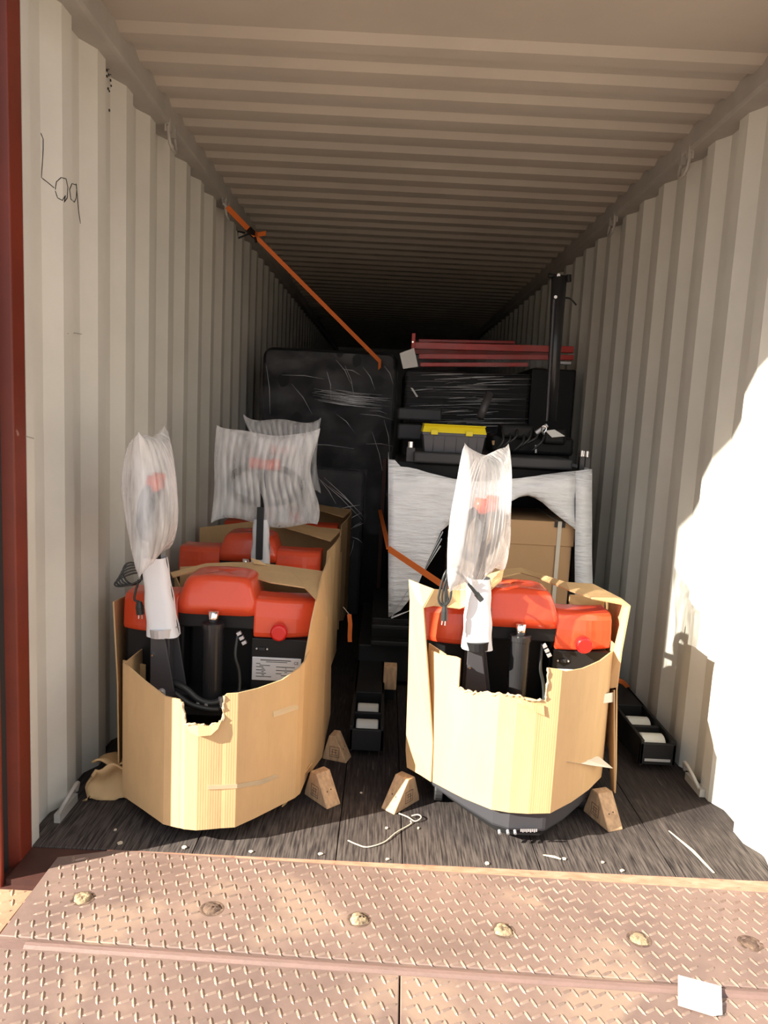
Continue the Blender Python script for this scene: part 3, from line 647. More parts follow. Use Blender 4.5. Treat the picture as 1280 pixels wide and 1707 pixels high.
quadsheet([[(-.70, .030, .408), (-.66, .026, .410), (-.62, .034, .406), (-.59, .040, .424)], [(-.685, .022, .388), (-.655, .018, .378), (-.62, .026, .380), (-.60, .034, .398)]], 'torn_flap', 'card', t1, th=.004, O=T1)
# left side panel, edge on
quadsheet([[at(189, 1003, y=.40), at(212, 992, y=.62)], [at(196, 1140, y=.38), at(214, 1120, y=.62)], [at(198, 1300, y=.33), at(212, 1280, y=.60)]], 'cardboard_panel', 'card', t1, O=T1)
quadsheet([[at(205, 1100, y=.42), at(243, 1108, y=.42)], [at(206, 1150, y=.42), at(243, 1160, y=.42)]], 'cardboard_panel', 'card', t1, O=T1)
# right tall panel
quadsheet([[at(527, 1000, y=.385), at(538, 955, y=.60), at(550, 925, y=.95)],
           [at(519, 1036, y=.365), at(545, 1030, y=.60), at(551, 1020, y=.95)],
           [at(503, 1128, y=.315), at(541, 1120, y=.60), at(551, 1110, y=.95)],
           [at(499, 1215, y=.30), at(538, 1200, y=.58), at(550, 1190, y=.95)],
           [at(494, 1302, y=.29), at(520, 1283, y=.45), at(536, 1262, y=.60)]], 'cardboard_panel', 'card', t1, O=T1)
# back flap folded over the top
quadsheet([[at(284, 955, z=.765), at(343, 940, z=.775), at(385, 938, z=.775), at(424, 938, z=.775), at(480, 945, z=.77), at(538, 953, z=.765)],
           [at(288, 962, z=.755), at(330, 952, z=.765), at(394, 955, z=.760), at(450, 971, z=.755), at(508, 980, z=.750), at(528, 1001, z=.735)]], 'cardboard_flap', 'card', t1, O=T1)
ribbon([(*at(300, 960, y=.72).to_2d(), .3, .752), (*at(424, 960, y=.82).to_2d(), .3, .762), (*at(530, 960, y=.78).to_2d(), .3, .752)], 'cardboard_panel', 'card', t1, O=T1)
quadsheet([[at(418, 930, z=.80), at(432, 934, z=.795)], [at(424, 940, z=.78), at(447, 943, z=.775)]], 'torn_flap', 'card', t1, th=.004, O=T1)
tape([[off(at(455, 1186, y=.17)), off(at(497, 1172, y=.26))], [off(at(456, 1196, y=.17)), off(at(497, 1182, y=.26))]], 'packing_tape', t1, T1)
tape([[off(at(345, 1309, y=.040)), off(at(395, 1307, y=.062)), off(at(435, 1300, y=.135)), off(at(470, 1286, y=.21))], [off(at(345, 1316, y=.040)), off(at(395, 1314, y=.062)), off(at(435, 1308, y=.135)), off(at(470, 1294, y=.21))]], 'packing_tape', t1, T1)
# torn strip hanging at lower right
quadsheet([[at(508, 1288, y=.36), at(520, 1272, y=.42)], [at(470, 1345, y=.25), at(476, 1340, y=.26)]], 'torn_flap', 'card', t1, th=.004, O=T1)

# ---- cardboard of the two rear left trucks
def rear_wrap(e, O, cx, y0, xr, lipz, lipL, extra=0):
    L_ = cx-.36
    cols = [(L_, y0+.52, .07, .60), (L_, y0+.05, .07, .56), (cx-.2, y0-.28, .07, .50), (cx+.12, y0-.30, .07, .50), (cx+.30, y0-.05, .07, .50), (xr-.02, y0+.02, .07, .56)]
    ribbon(cols, 'cardboard_wrap', 'card', e, O=O)
    ribbon([(xr-.035, y0+.0, .14, .56), (xr-.030, y0+.03, .12, .72), (xr+.0, y0+.12, .10, .745), (xr+.012, y0+.38, .10, lipz), (xr+.0, y0+.52, .10, lipz+.01), (cx-.05, y0+.54, .2, lipz+.03), (L_, y0+.52, .2, lipz-.02)], 'cardboard_panel', 'card', e, O=O)
    quadsheet([[(lipL, y0+.52, lipz+.045), (xr+.004, y0+.48, lipz+.004)], [(lipL+.02, y0+.36, lipz+.040), (xr-.028, y0+.20, lipz-.004)]], 'cardboard_flap', 'card', e, O=O)
rear_wrap(t2, T2, -.765, 1.34, -.350, .745, -.70)
rear_wrap(t3, T3, -.74, 2.22, -.335, .745, -.66)

# ------------------------------------------------------------ wooden wheel chocks
def chock(px0, px1, px2, label, hh=.105):
    a = at(*px0, z=0); c = at(*px1, z=0); d = at(*px2, z=0)     # long foot edge a-c, thickness c-d
    ex = (c-a); L_ = ex.length; ex.normalize(); n = Vector((-ex.y, ex.x, 0)); th = (d-c).dot(n); s = 1 if th > 0 else -1
    e = empty('wheel_chock', a, label, 'chock', 'wooden wheel chocks on the container floor')
    tp = [(0, 0), (L_, 0), (L_*.985, .006), (L_*.50, hh), (L_*.24, hh*.99), (L_*.02, .02)]
    MB().prism([ex*u+Vector((0, 0, z_)) for u, z_ in tp], n*s*.062).build('wedge', 'wood', e, bevel=.003)
    # stamp burnt on the side, nails in the slope
    b = MB(); o_ = -n*s*.0006
    def quad(u0, z0, u1, z1, tt=.0016):
        p, r = ex*u0+Vector((0, 0, z0)), ex*u1+Vector((0, 0, z1)); v = (r-p).normalized(); pr = v.cross(n).normalized()*tt/2
        b.prism([p-pr+o_, r-pr+o_, r+pr+o_, p+pr+o_], n*s*.0008)
    us, zs = L_*.30, .018
    for (u0, z0, u1, z1) in ((0, 0, .040, 0), (.040, 0, .040, .042), (.040, .042, 0, .042), (0, .042, 0, 0), (.006, .008, .034, .008), (.006, .02, .03, .02), (.01, .03, .034, .03), (.012, .008, .012, .03), (.026, .012, .026, .034)):
        quad(us+u0, zs+z0, us+u1, zs+z1)
    b.build('stamp', 'reddark', e)
    b = MB()
    for k in (.022, .04):
        t = .42 if k < .03 else .45; p = ex*(L_*.985*(1-t)+L_*.50*t)+Vector((0, 0, .006*(1-t)+hh*t))+n*s*k; nrm = Vector((0, 0, 1))*.5+ex*.8
        b.tube([p-nrm.normalized()*.004, p+nrm.normalized()*.0008], .0026, 7)
    b.build('nail_hole', 'ink', e)
    return e
chock((507, 1324), (545, 1350), (569, 1340), 'pale wooden wedge chock at front right corner of front left truck')
chock((537, 1265), (577, 1273), (588, 1265), 'wooden wedge chock farther back beside the left row of trucks')
chock((699, 1334), (657, 1359), (633, 1350), 'sunlit wooden wedge chock left of the right hand truck')
chock((972, 1352), (1014, 1388), (1040, 1382), 'wooden wedge chock at front right of the right hand truck')
# crumpled cardboard by left wall
cc = MB()
def fn(u, v):
    p = Vector((-1.12+.155*u, .27+.02*u-.02*v+.10*(1-v)*0, .135*v)); p.y += .05*math.sin(v*3)*(.3+u); p.z += .012*math.sin(u*9+v*3); p.x += .035*v*(1-u)+.01*math.sin(v*9)
    p.z = max(.002, p.z-.03*(u < .08)); return p
cc.grid(fn, 10, 8)
def fn2(u, v): return (-1.10+.13*u+.01*math.sin(v*7), .30+.16*v, .13-.05*v+.012*math.sin(u*8))
cc.grid(fn2, 8, 5)
tag(cc.build('cardboard_scrap', 'card', smooth=True, solid=.006), 'crumpled cardboard scrap on floor between left wall and front truck', 'cardboard')

# ------------------------------------------------------------ straddle stacker with its two outriggers, behind the right truck
st = empty('straddle_stacker', (.455, 1.5, 0), 'black straddle stacker with two low outrigger legs with white rollers', 'stacker')
SO = Vector((.455, 1.5, 0))
def outrigger(x0, x1, yf, tip):
    b = MB(); z1 = .135
    b.box((x0, yf, .025), (x0+.014, 2.4, z1)).box((x1-.014, yf, .025), (x1, 2.4, z1)).box((x0, yf+.37, .03), (x1, 2.4, z1)).box((x0, yf, .03), (x1, yf+.016, z1-.015)).box((x0, yf+.155, .06), (x1, yf+.172, z1-.008))
    b.v = [tuple(Vector(v)-SO) for v in b.v]
    lg = b.build('outrigger_leg', 'black', st, bevel=.003)
    for yy in (yf+.085, yf+.255):
        c = Vector(((x0+x1)/2, yy, .078))-SO; hw = (x1-x0)/2-.024
        MB().tube([c+Vector((-hw, 0, 0)), c+Vector((-hw+.004, 0, 0)), c+Vector((hw-.004, 0, 0)), c+Vector((hw, 0, 0))], [.044, .048, .048, .044], 24).build('roller', 'roller', lg, smooth=False)
    if tip: MB().box((x0+.02-SO.x, yf-.002-SO.y, .045), (x1-.02-SO.x, yf-SO.y, .056)).build('sticker', 'silver', lg)
outrigger(.975, 1.120, .70, True); outrigger(-.212, -.072, .70, False)
b = MB(); b.box((-.212, 1.25, .03), (-.02, 1.45, .10)).box((-.21, 1.5, .03), (1.12, 2.35, .22)).box((-.15, 1.62, .22), (1.0, 2.3, .33)).box((-.15, 1.44, .235), (.95, 1.5, .262)).box((-.15, 1.44, .32), (.95, 1.49, .345))
b.v = [tuple(Vector(v)-SO) for v in b.v]; b.build('base_frame', 'black', st, bevel=.006)
b = MB(); b.box((-.06, 2.1, .33), (.95, 2.35, 1.10)).box((-.06, 1.62, 1.02), (.93, 2.35, 1.16))
b.v = [tuple(Vector(v)-SO) for v in b.v]; b.build('machine_body', 'darkload', st, bevel=.012)
for (px, py, pb) in ((685, 742, 790), (970, 757, 790), (979, 758, 790)):
    p = at(px, py, y=1.66)-SO; b = MB().box((p.x-.022, p.y-.02, 1.0), (p.x+.022, p.y+.02, p.z-.012)) if px == 685 else MB().box((p.x-.013, p.y-.02, 1.0), (p.x+.013, p.y+.02, p.z-.012))
    po = b.build('post', 'bracket', st, bevel=.003)
    MB().tube([(p.x, p.y, p.z-.012), (p.x, p.y, p.z+.018)], .016 if px == 685 else .012, 14).build('chrome_tip', 'chrome', po)
# steering column with T top
b = MB(); p0 = at(918, 702, y=1.95)-SO; p1 = at(932, 462, y=1.95)-SO
b.tube([p0, p0.lerp(p1, .5), p1], [.030, .034, .042], 16)
col_ = b.build('mast_column', 'cylblack', st, smooth=True)
MB().tube([p0+Vector((-.028, -.03, 0)), p0.lerp(p1, .84)+Vector((-.028, -.034, 0))], .008, 8).build('side_rod', 'bracket', col_)
MB().tube([at(914, 459, y=1.95)-SO, at(950, 464, y=1.95)-SO], .012, 10).tube([at(948, 458, y=1.95)-SO, at(948, 470, y=1.95)-SO], .014, 10).build('cross_bar', 'black', col_)
MB().tube(curve([at(938, 496, y=1.95)-SO, at(950, 498, y=1.97)-SO, at(960, 508, y=2.0)-SO], 5), .005, 8).build('cable', 'cable', col_)
MB().tube([at(931, 459, y=1.92)-SO, at(931, 459, y=1.91)-SO], .009, 8).tube([at(926, 495, y=1.92)-SO, at(926, 495, y=1.905)-SO], .009, 8).build('bolt', 'silver', col_)
# wooden block resting on the left leg
wb = MB().box((-.078, 1.20, .10), (-.016, 1.27, .212)).build('wood_block', 'wood', bevel=.003)
tag(wb, 'upright wooden block between the trucks, standing on black steel frame', 'wood block')
# carton on the stacker
ct = empty('carton', (.64, 1.66, .33), 'brown cardboard carton with vertical strap seen through torn white film', 'box')
x0, x1 = at(760, 900, y=1.52).x, at(958, 880, y=1.52).x; zt = at(900, 868, y=1.52).z
CT = Vector((.64, 1.66, .33))
MB().box((x0-CT.x, -.14, 0), (x1-.008-CT.x, .40, zt-.12-.33)).build('carton_body', 'carton', ct, bevel=.004)
MB().box((x0-.008-CT.x, -.148, zt-.125-.33), (x1-CT.x, .408, zt-.33)).build('carton_lid', 'carton', ct, bevel=.004)
px_ = at(931, 900, y=1.51).x-CT.x
sb = MB().box((px_-.010, -.152, 0), (px_+.010, -.148, zt-.33+.002)).box((px_-.010, -.152, zt-.33), (px_+.010, .40, zt-.33+.003)).build('strapping', 'tapewhite', ct)
MB().box((px_-.026, -.156, zt-.33-.028), (px_-.012, -.150, zt-.33)).box((px_+.012, -.156, zt-.33-.028), (px_+.026, -.150, zt-.33)).build('strap_guard', 'rubber', ct)
# white stretch film around the stacker load
fm = MB(); YF = 1.475
def fcols(lst, y=YF, n=5):
    vs = []
    for k, (px, t, bt_) in enumerate(lst):
        a, c = at(px, t, y=y), at(px, bt_, y=y)
        for j in range(n+1):
            p = a.lerp(c, j/n); p.y += .012*math.sin(px*.05+j*1.3)-.010*math.sin(j/n*3.14); vs.append(p-SO)
    m_ = n+1; fm.add(vs, [(i*m_+j, (i+1)*m_+j, (i+1)*m_+j+1, i*m_+j+1) for i in range(len(lst)-1) for j in range(n)])
fcols([(648, 766, 1030), (658, 767, 1024), (668, 778, 1018), (680, 779, 1003), (695, 782, 978), (715, 788, 930), (735, 793, 885), (755, 798, 868), (785, 802, 862), (815, 802, 858), (838, 800, 850), (850, 798, 836),
       (865, 797, 828), (880, 795, 826), (892, 794, 830), (905, 792, 838), (920, 790, 852), (940, 787, 868), (958, 785, 882)])
fcols([(958, 785, 1024), (972, 783, 1023), (986, 782, 1018)])
def side_film(px, t, bt_, y1):
    a, c = at(px, t, y=YF), at(px, bt_, y=YF); vs = []
    for i in range(5):
        for p in (a, c): vs.append(Vector((p.x+(.035 if px > 800 else -.0)*math.sin(i/4*1.57), YF+(y1-YF)*i/4, p.z))-SO)
    fm.add(vs, [(2*i, 2*i+2, 2*i+3, 2*i+1) for i in range(4)])
side_film(986, 783, 1018, 2.3); side_film(648, 767, 1028, 2.3)
fo = fm.build('stretch_film', 'film', st, smooth=True, solid=.004); fo['label'] = 'white stretch film with a torn arch shaped hole'
b = MB()
for k in range(5):
    a = at(742-k*2, 862+k*12, y=1.47+.01*k)-SO; c = at(652+k*6, 1030-k*12, y=1.47+.02*k)-SO
    b.tube([a, a.lerp(c, .5)+Vector((.01, .01, -.02)), c], [.008, .004, .006], 6, flat=.4)
b.tube([at(652, 1030, y=1.47)-SO, at(690, 1015, y=1.50)-SO], [.010, .003], 6, flat=.4)
b.build('film_fold', 'film', st, smooth=True)

# cushion / slabs on top
def slab(pxs, y0, y1, name, label, cat, m='darkcush', bev=.012):
    (xa, ta), (xb, tb), h_ = pxs
    a, c = at(xa, ta, y=y0), at(xb, tb, y=y0); z1 = (a.z+c.z)/2
    return tag(MB().box((a.x, y0, z1-h_), (c.x, y1, z1)).build(name, m, bevel=bev, seg=3), label, cat)
slab(((690, 757), (956, 762), .055), 1.55, 2.05, 'padded_board', 'long dark grey padded board lying under the toolbox', 'board')
tz = at(755, 757, y=1.70).z
zc = (at(690, 757, y=1.55).z+at(956, 762, y=1.55).z)/2
# toolbox
TB = Vector((at(755, 757, y=1.62).x, 1.70, zc)); tb = empty('toolbox', TB, 'dark grey plastic toolbox with bright yellow lid', 'toolbox')
s_ = (at(810, 757, y=1.62).x-at(702, 757, y=1.62).x)/2; zt_ = at(755, 708, y=1.62).z-zc
b = MB(); b.prism([(-s_*.88, -.08, 0), (s_*.88, -.08, 0), (s_*.96, -.09, zt_*.68), (-s_*.96, -.09, zt_*.68)], (0, .18, 0)); b.box((-s_*.98, -.094, zt_*.60), (s_*.98, .094, zt_*.70))
for k in (-.62, -.28, .08, .45, .72): b.box((s_*k-.002, -.089, .004), (s_*k+.002, -.078, zt_*.6))
b.build('box_body', 'grey', tb, bevel=.004)
b = MB(); b.prism([(-s_*.99, -.098, zt_*.70), (s_*.99, -.098, zt_*.70), (s_*.93, -.075, zt_), (-s_*.93, -.075, zt_)], (0, .17, 0))
b.box((-s_*.95, -.1, zt_*.985-.004), (s_*.95, .09, zt_))
ld = b.build('lid', 'yellow', tb, bevel=.005)
for k in (-.62, .45): MB().box((s_*k-.018, -.105, zt_*.62), (s_*k+.018, -.096, zt_*.80)).build('latch', 'yellow', ld, bevel=.003)
# foam slabs left of the black pallet
o = slab(((664, 679), (737, 683), .07), 2.2, 2.5, 'foam_slab', 'upper of two dark grey slabs left of the black wrapped pallet', 'slab')
o = slab(((664, 706), (704, 708), .09), 2.15, 2.5, 'foam_slab', 'lower dark grey slab behind toolbox, beside tall black bundle', 'slab')
# black machinery cluster right of toolbox
mc_ = empty('machine_head', at(870, 757, y=1.85), 'dark machine head with cables and levers right of the toolbox', 'machine part')
MO = at(870, 757, y=1.85)
b = MB()
b.box((-.17, 0, 0), (.28, .25, .10)).box((-.13, -.04, .08), (.05, .1, .16)).box((.10, -.06, .06), (.22, .12, .15))
b.build('housing', 'darkload', mc_, bevel=.02, seg=3)
b = MB()
for k in range(7):
    a = at(826+k*10, 752-(k % 3)*6, y=1.78)-MO; c = at(838+k*12, 715+(k*7) % 14, y=1.83)-MO
    b.tube(curve([a, a.lerp(c, .4)+Vector((.02, -.03, .01)), c, c+Vector((.03, .03, -.02))], 4), .007, 7)
b.build('cable', 'cable', mc_, smooth=True)
MB().tube([at(822, 735, y=1.74)-MO, at(822, 742, y=1.735)-MO], [.010, .006], 8).build('brass_fitting', 'brass', mc_)
MB().tube([at(800, 697, y=1.86)-MO, at(816, 655, y=1.90)-MO], .022, 12).build('lever', 'bracket', mc_, smooth=True)
MB().tube([at(893, 722, y=1.80)-MO, at(912, 709, y=1.80)-MO], .012, 10).tube([at(893, 755, y=1.78)-MO, at(893, 742, y=1.78)-MO], .006, 8).build('key_switch', 'silver', mc_)
MB().tube(curve([at(902, 718, y=1.79)-MO, at(905, 710, y=1.78)-MO, at(911, 714, y=1.78)-MO, at(906, 722, y=1.78)-MO, at(902, 718, y=1.79)-MO], 4), .0035, 6).tube([at(903, 719, y=1.78)-MO, at(907, 724, y=1.78)-MO], .007, 6).build('key', 'chrome', mc_)
MB().prism([at(909, 718, y=1.78)-MO, at(924, 716, y=1.78)-MO, at(942, 727, y=1.77)-MO, at(920, 729, y=1.77)-MO], (0, .001, -.001)).build('paper_tag', 'paper', mc_)

# ------------------------------------------------------------ black wrapped pallet with red bars on top
bp = empty('wrapped_pallet', (.45, 2.9, 0), 'square pallet load wrapped in shiny black stretch film under red bars', 'pallet')
BO = Vector((.45, 2.9, 0)); xa, xb, xc = at(672, 700, y=2.7).x, at(880, 700, y=2.7).x, at(955, 700, y=2.7).x; zt = 1.70
b = MB(); b.box((xa, 2.70, .14), (xb, 3.7, zt)); b.v = [tuple(Vector(v)-BO) for v in b.v]; b.build('wrapped_load', 'darkload', bp, bevel=.02, seg=3)
b = MB()
for k in range(34):
    z0 = 1.28+.012*k+random.uniform(-.006, .006); x0_ = xa+random.uniform(0, .5)*(random.random() < .5); x1_ = xb-random.uniform(0, .6)*(random.random() < .5)
    b.tube([Vector((x0_, 2.692, z0))-BO, Vector(((x0_+x1_)/2, 2.680, z0+random.uniform(.005, .02)))-BO, Vector((x1_, 2.692, z0+random.uniform(.0, .03)))-BO], [.001, random.uniform(.002, .005), .001], 5)
b.build('stretch_film', 'filmhighlight', bp, smooth=True)['kind'] = 'stuff'  # film strands in lighter grey, painted as highlights
b = MB()
for k in range(26):
    z0 = random.uniform(1.34, 1.67); x0_ = random.uniform(xa, xb-.3); x1_ = x0_+random.uniform(.12, .45); x1_ = min(x1_, xb)
    b.tube([Vector((x0_, 2.684, z0))-BO, Vector(((x0_+x1_)/2, 2.674, z0+.012))-BO, Vector((x1_, 2.684, z0+.022))-BO], [.0006, .0022, .0006], 4)
b.build('crease_highlight', 'film', bp, smooth=True)['kind'] = 'stuff'  # pale creases painted as glints on the black film
b = MB()
for i in range(3): b.box((xa-.01, 2.72+.42*i, .0), (xc, 2.82+.42*i, .12))
b.box((xa-.01, 2.70, .12), (xc, 3.7, .14)); b.v = [tuple(Vector(v)-BO) for v in b.v]; b.build('pallet_base', 'wood', bp)
b = MB().prism([at(684, 646, y=2.66)-BO, at(688, 647, y=2.66)-BO, at(697, 661, y=2.66)-BO, at(694, 662, y=2.66)-BO], (0, .002, 0)); b.build('tape_tab', 'paper', bp)
o = MB().box((xb+.006, 2.72, .14), (xc, 3.7, 1.745)).build('black_crate', 'darkload', bevel=.01); tag(o, 'plain black upright case between the black wrapped pallet and right wall', 'case')
# red bars
rb = empty('steel_bar_bundle', (.45, 2.85, 1.70), 'bundle of red steel bars in clear film on the black wrapped pallet', 'steel bars')
RO = Vector((.45, 2.85, 1.70)); b = MB
def bar(pa, pb, y, hh, name='steel_bar', m='redbar', dy=.05, par=None):
    a, c = at(*pa, y=y)-RO, at(*pb, y=y)-RO
    return MB().prism([a, c, c+Vector((0, 0, hh)), a+Vector((0, 0, hh))], (0, dy, 0)).build(name, m, par or rb, bevel=.003)
bar((690, 581), (956, 588), 2.80, .042); bar((698, 598), (956, 600), 2.76, .032); bar((700, 611), (880, 611), 2.74, .026)
bar((698, 570), (858, 573), 3.10, .020); bar((690, 590), (930, 592), 3.0, .03)
bar((684, 607), (690, 607), 2.78, .20, 'upright_bar')
bar((932, 607), (952, 608), 2.80, .02, 'white_strip', 'silver')
MB().tube([at(688, 570, y=2.76)-RO, at(688, 570, y=2.755)-RO], .006, 8).build('bolt', 'chrome', rb)
def fn(u, v):
    a = at(692+240*u, 566+8*u, y=2.735); c = at(692+240*u, 612, y=2.735); p = a.lerp(c, v)-RO; p.y += .012*math.sin(u*23+v*5)-.01*math.sin(v*3.1); return p
MB().grid(fn, 30, 6).build('clear_film', 'clearfilm', rb, smooth=True)
b = MB().prism([at(666, 589, y=2.70), at(690, 580, y=2.70), at(697, 611, y=2.70), at(672, 615, y=2.70)], (0, .003, 0)); tag(b.build('paper_sheet', 'paper'), 'bent white paper label hanging at left end of the red bars', 'paper')

# ------------------------------------------------------------ tall black wrapped bundle behind the left row
tbn = empty('wrapped_machine', (-.55, 3.2, 0), 'tall black machine wrapped in glossy clear film, orange strap over it', 'machine')
TO = Vector((-.55, 3.2, 0)); x0, x1 = at(434, 700, y=3.0).x, at(660, 700, y=3.0).x; zt = at(540, 582, y=3.0).z
def rr_(w0, w1, z0, z1, y, r=.07, n=5):
    pts = [(w0, y, z0), (w1, y, z0)]
    for cx_, a0 in ((w1-r, 0), (w0+r, math.pi/2)):
        for k in range(n+1): a = a0+math.pi/2*k/n; pts.append((cx_+r*math.cos(a), y, z1-r+r*math.sin(a)))
    return pts
b = MB().prism([Vector(p)-TO for p in rr_(x0, x1-.01, .0, zt, 3.03)], (0, .75, 0)); b.build('machine_body', 'darkload', tbn, bevel=.02, seg=2)
def fn(u, v):
    x = x0-.012+(x1-x0+.012)*u; z = .55+(zt-.02-.55)*v
    if v > .92: x = x0+.03+(x1-x0-.07)*u
    return Vector((x, 3.0+.018*math.sin(u*11+v*7)+.014*math.sin(v*31+u*4)+.010*math.sin(u*37-v*13), z))-TO
MB().grid(fn, 60, 70).build('clear_film', 'clearfilm', tbn, smooth=True)
b = MB()
for k in range(30):
    z = at(500, 652+k*.7, y=2.98).z+random.uniform(-.01, .01); xa_ = at(random.uniform(520, 570), 660, y=2.98).x; xb_ = at(random.uniform(600, 655), 660, y=2.98).x
    b.tube([Vector((xa_, 2.975, z+.02))-TO, Vector(((xa_+xb_)/2, 2.968, z))-TO, Vector((xb_, 2.975, z-.005))-TO], [.0005, .0016, .0005], 4)
for px, py, qx, qy in ((500, 740, 590, 748), (615, 685, 645, 690), (560, 600, 585, 640), (570, 615, 600, 625), (605, 612, 625, 650), (444, 610, 450, 690), (470, 625, 540, 632), (486, 640, 520, 690), (520, 655, 560, 652), (556, 660, 650, 668), (560, 690, 590, 720), (600, 690, 655, 700), (610, 740, 655, 744), (640, 700, 650, 760), (575, 610, 590, 660), (545, 620, 552, 668), (640, 610, 655, 640), (620, 720, 640, 800)):
    a, c = at(px, py, y=2.975)-TO, at(qx, qy, y=2.975)-TO; b.tube([a, a.lerp(c, .5)+Vector((.01, -.01, .01)), c], [.0004, .0019, .0004], 4)
b.build('crease_highlight', 'film', tbn, smooth=True)['kind'] = 'stuff'  # white film strands stand in for highlights along the creases
a = at(641, 765, y=2.94)-TO; c = at(641, 1050, y=2.94)-TO
MB().box((a.x-.012, a.y, .02), (a.x+.014, a.y+.03, a.z)).build('side_rail', 'reddark', tbn)
# lower film wrapped bundle in front of it
lb = empty('wrapped_bundle', (-.42, 2.75, 0), 'low dark bundle in crinkled clear film behind the third truck', 'bundle')
LO = Vector((-.42, 2.75, 0)); x0, x1 = at(520, 800, y=2.78).x, at(608, 800, y=2.78).x; zt = at(570, 784, y=2.78).z
MB().prism([Vector(p)-LO for p in rr_(x0, x1, 0, zt, 2.80, .05)], (0, .14, 0)).build('bundle_core', 'darkcush', lb, bevel=.02)
b = MB(); fn = lambda u, v: Vector((x0-.015+(x1-x0+.03)*u*(1-.1*math.sin(v*9)*.1), 2.775+.016*math.sin(u*13+v*9)+.012*math.sin(v*37+u*14)+.01*math.sin(u*41), zt+.015-(.60)*v))-LO
b.grid(fn, 30, 50); b.build('clear_film', 'clearfilm', lb, smooth=True)
b = MB()
for px, py, qx, qy in ((528, 795, 605, 868), (540, 796, 606, 862), (548, 810, 604, 858), (560, 850, 600, 842), (575, 870, 602, 855), (580, 885, 603, 870), (582, 930, 590, 900), (590, 880, 606, 872), (555, 845, 585, 855), (533, 800, 560, 840), (586, 895, 604, 905)):
    a, c = at(px, py, y=2.755)-LO, at(qx, qy, y=2.755)-LO; b.tube([a, a.lerp(c, .5)+Vector((.006, -.01, .008)), c], [.0005, .003, .0006], 4)
b.build('crease_highlight', 'film', lb, smooth=True)['kind'] = 'stuff'  # crease highlights on the bundle, put in as pale strands

# ------------------------------------------------------------ orange straps
sa = empty('ratchet_strap', (-1.10, 2.33, 2.47), 'orange ratchet strap from left top rail ring down to tall black machine', 'strap')
A = Vector((-1.10, 2.33, 2.47)); p0 = at(378, 345, x=-1.10); pr = at(420, 388, y=2.52); p1 = at(633, 602, y=2.965)
p1.z = p1.z; wv = Vector((.3, .9, .3))
wdir = (p1-pr).cross(Vector((.1, 1, 0))).normalized()
MB().strap([p0-A, p0.lerp(pr, .95)-A], wdir, .030, .003).strap([pr-A, p1-A, p1-A+Vector((.0, .02, -.05))], wdir, .026, .003).build('webbing', 'orange', sa)
d_ = (pr-p0).normalized()
rt_ = MB().box((-.05, -.02, -.012), (.05, .02, .012)); 
Rm = d_.to_track_quat('X', 'Z').to_matrix()
rt_.v = [tuple(Rm @ Vector(v)+pr-A) for v in rt_.v]
ra = rt_.build('ratchet', 'black', sa, bevel=.003)
MB().tube([pr-A, at(397, 397, y=2.50)-A, at(396, 386, y=2.50)-A, at(408, 388, y=2.50)-A], .006, 6).tube([at(425, 395, y=2.48)-A, at(427, 404, y=2.48)-A], .008, 8).build('ratchet_handle', 'black', ra)
MB().strap([pr-A+Vector((.02, 0, 0)), at(430, 391, y=2.49)-A, at(443, 389, y=2.47)-A], (0, .2, 1), .028, .003).build('strap_tail', 'orange', sa)
MB().tube([p0-A, at(372, 338, x=-1.12)-A, at(370, 330, x=-1.12)-A], .007, 6).build('hook', 'silver', sa)
sb_ = empty('cargo_strap', (-.1, 2.4, .8), 'orange cargo strap slanting past white wrapped load to right hand truck', 'strap')
B = Vector((-.1, 2.4, .8)); q0 = at(633, 850, y=2.90); q1 = at(641, 885, y=2.0); q2 = at(648, 915, y=1.42); q3 = at(690, 943, y=1.30); q4 = at(733, 972, y=1.18)
q5 = at(1028, 1133, y=1.10); q6 = at(1048, 1147, x=1.13)
MB().strap([q0-B, q1-B, q2-B], (1, 0, .2), .024, .003).strap([q2-B, q3-B, q4-B, q5-B], (.25, 0, 1), .030, .003).strap([q5-B, q5.lerp(q6, .5)+Vector((0, 0, .008))-B, q6-B], (.3, 0, 1), .022, .003).build('webbing', 'orange', sb_)
p = at(582, 1024, y=1.5); s1 = at(583, 1070, y=1.5)
V2 = Vector(T2); MB().strap([p-V2, p.lerp(s1, .35)+Vector((.004, 0, 0))-V2, p.lerp(s1, .8)-V2, s1-V2], (1, .2, 0), .022, .003).build('strap_tail', 'orange', t2)['label'] = 'loose orange strap end hanging from the cardboard'
MB().tube([at(572, 1012, y=1.5)-V2, p-V2], .002, 5).build('string', 'splinter', t2)

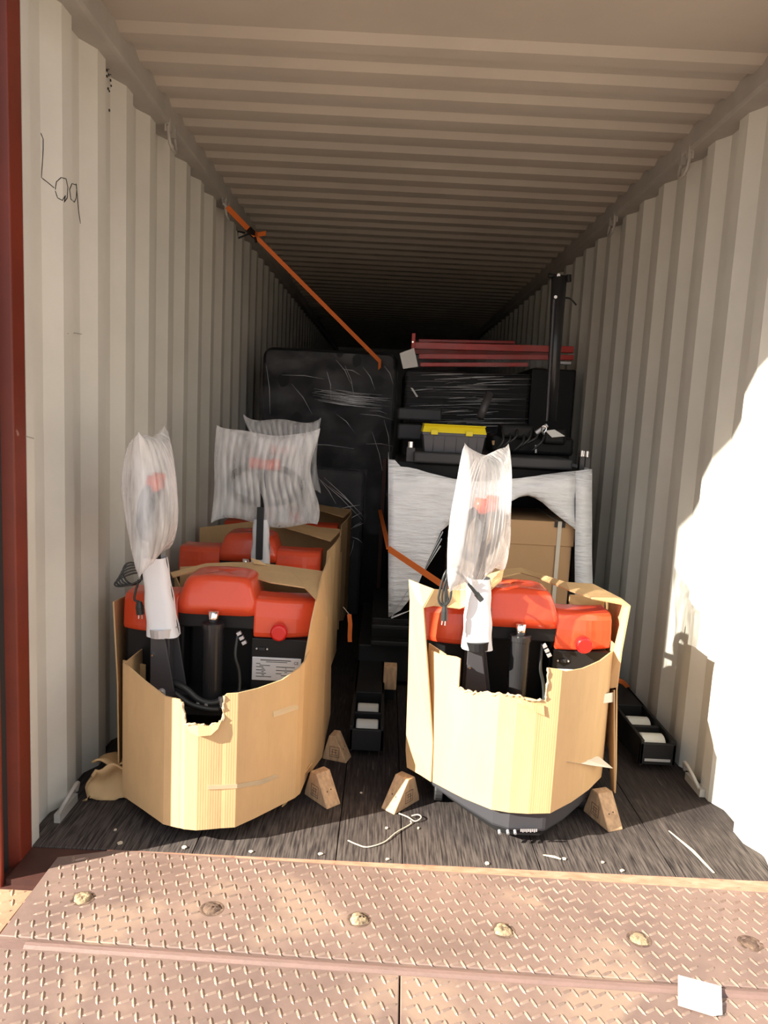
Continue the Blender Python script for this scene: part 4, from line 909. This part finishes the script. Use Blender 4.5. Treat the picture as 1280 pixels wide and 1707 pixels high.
# ------------------------------------------------------------ small litter on the floor
def litter(i, px, py, kind, label, **kw):
    p = at(px, py, z=.002)
    if kind == 'chip':
        n = 6; r = kw.get('r', .008); pts = [p+Vector((r*random.uniform(.6, 1.2)*math.cos(2*math.pi*k/n), r*random.uniform(.6, 1.2)*math.sin(2*math.pi*k/n), 0)) for k in range(n)]
        o = MB().prism(pts, (0, 0, .003)).build('wood_chip', 'splinter')
    tag(o, label, 'litter', 'pale wood chips scattered on the container floor')
CH = ['pale wood chip in shadow at foot of left wall, farther back of two', 'larger pale chip in shadow near the bottom left corner', 'pale chip on the sunlit floor edge below front left truck', 'pale chip on edge strip right of front left truck base', 'pale chip at floor edge below the front left wedge chock',
      'pale chip by the curling twine, left end', 'pale chip touching the edge strip at middle of opening', 'pale chip just right of the twine loop', 'tiny pale chip in shadow between the two front chocks', 'pale chip at floor edge below left half of right truck',
      'pale chip at floor edge, rightmost of the scattered chips', 'pale chip near the short splinter before right truck', 'pale chip between short splinter and rightmost chip']
for i, (px, py, r) in enumerate([(192, 1384, .006), (201, 1406, .009), (306, 1413, .009), (418, 1420, .007), (534, 1424, .008), (644, 1381, .007), (645, 1433, .007), (697, 1381, .005), (602, 1322, .005), (812, 1440, .008), (1037, 1452, .007), (940, 1432, .008), (1004, 1438, .006)]):
    litter(i, px, py, 'chip', CH[i], r=r)
tw = MB().tube(curve([at(580, 1401, z=.003), at(596, 1408, z=.004), at(613, 1412, z=.003), at(640, 1404, z=.004), at(660, 1388, z=.006), at(684, 1374, z=.004), at(684, 1368, z=.01)], 6), .0022, 6)
tw.tube(curve([at(665, 1356, z=.004), at(680, 1362, z=.008), at(692, 1369, z=.006), at(702, 1363, z=.012), at(697, 1358, z=.012), at(686, 1360, z=.008)], 6), .0022, 6)
tag(tw.build('twine', 'splinter', smooth=True), 'thin pale twine curling on the floor in front of the left sunlit chock', 'string')
for px, py, qx, qy, lb in ((1115, 1385, 1190, 1455, 'long pale splinter along the floor at lower right'), (905, 1425, 935, 1432, 'short pale splinter in front of the right truck')):
    a, c = at(px, py, z=.004), at(qx, qy, z=.004); tag(MB().tube([a, a.lerp(c, .5)+Vector((.008, 0, .001)), c], [.003, .007, .004], 6, flat=.3).build('wood_splinter', 'splinter'), lb, 'splinter')
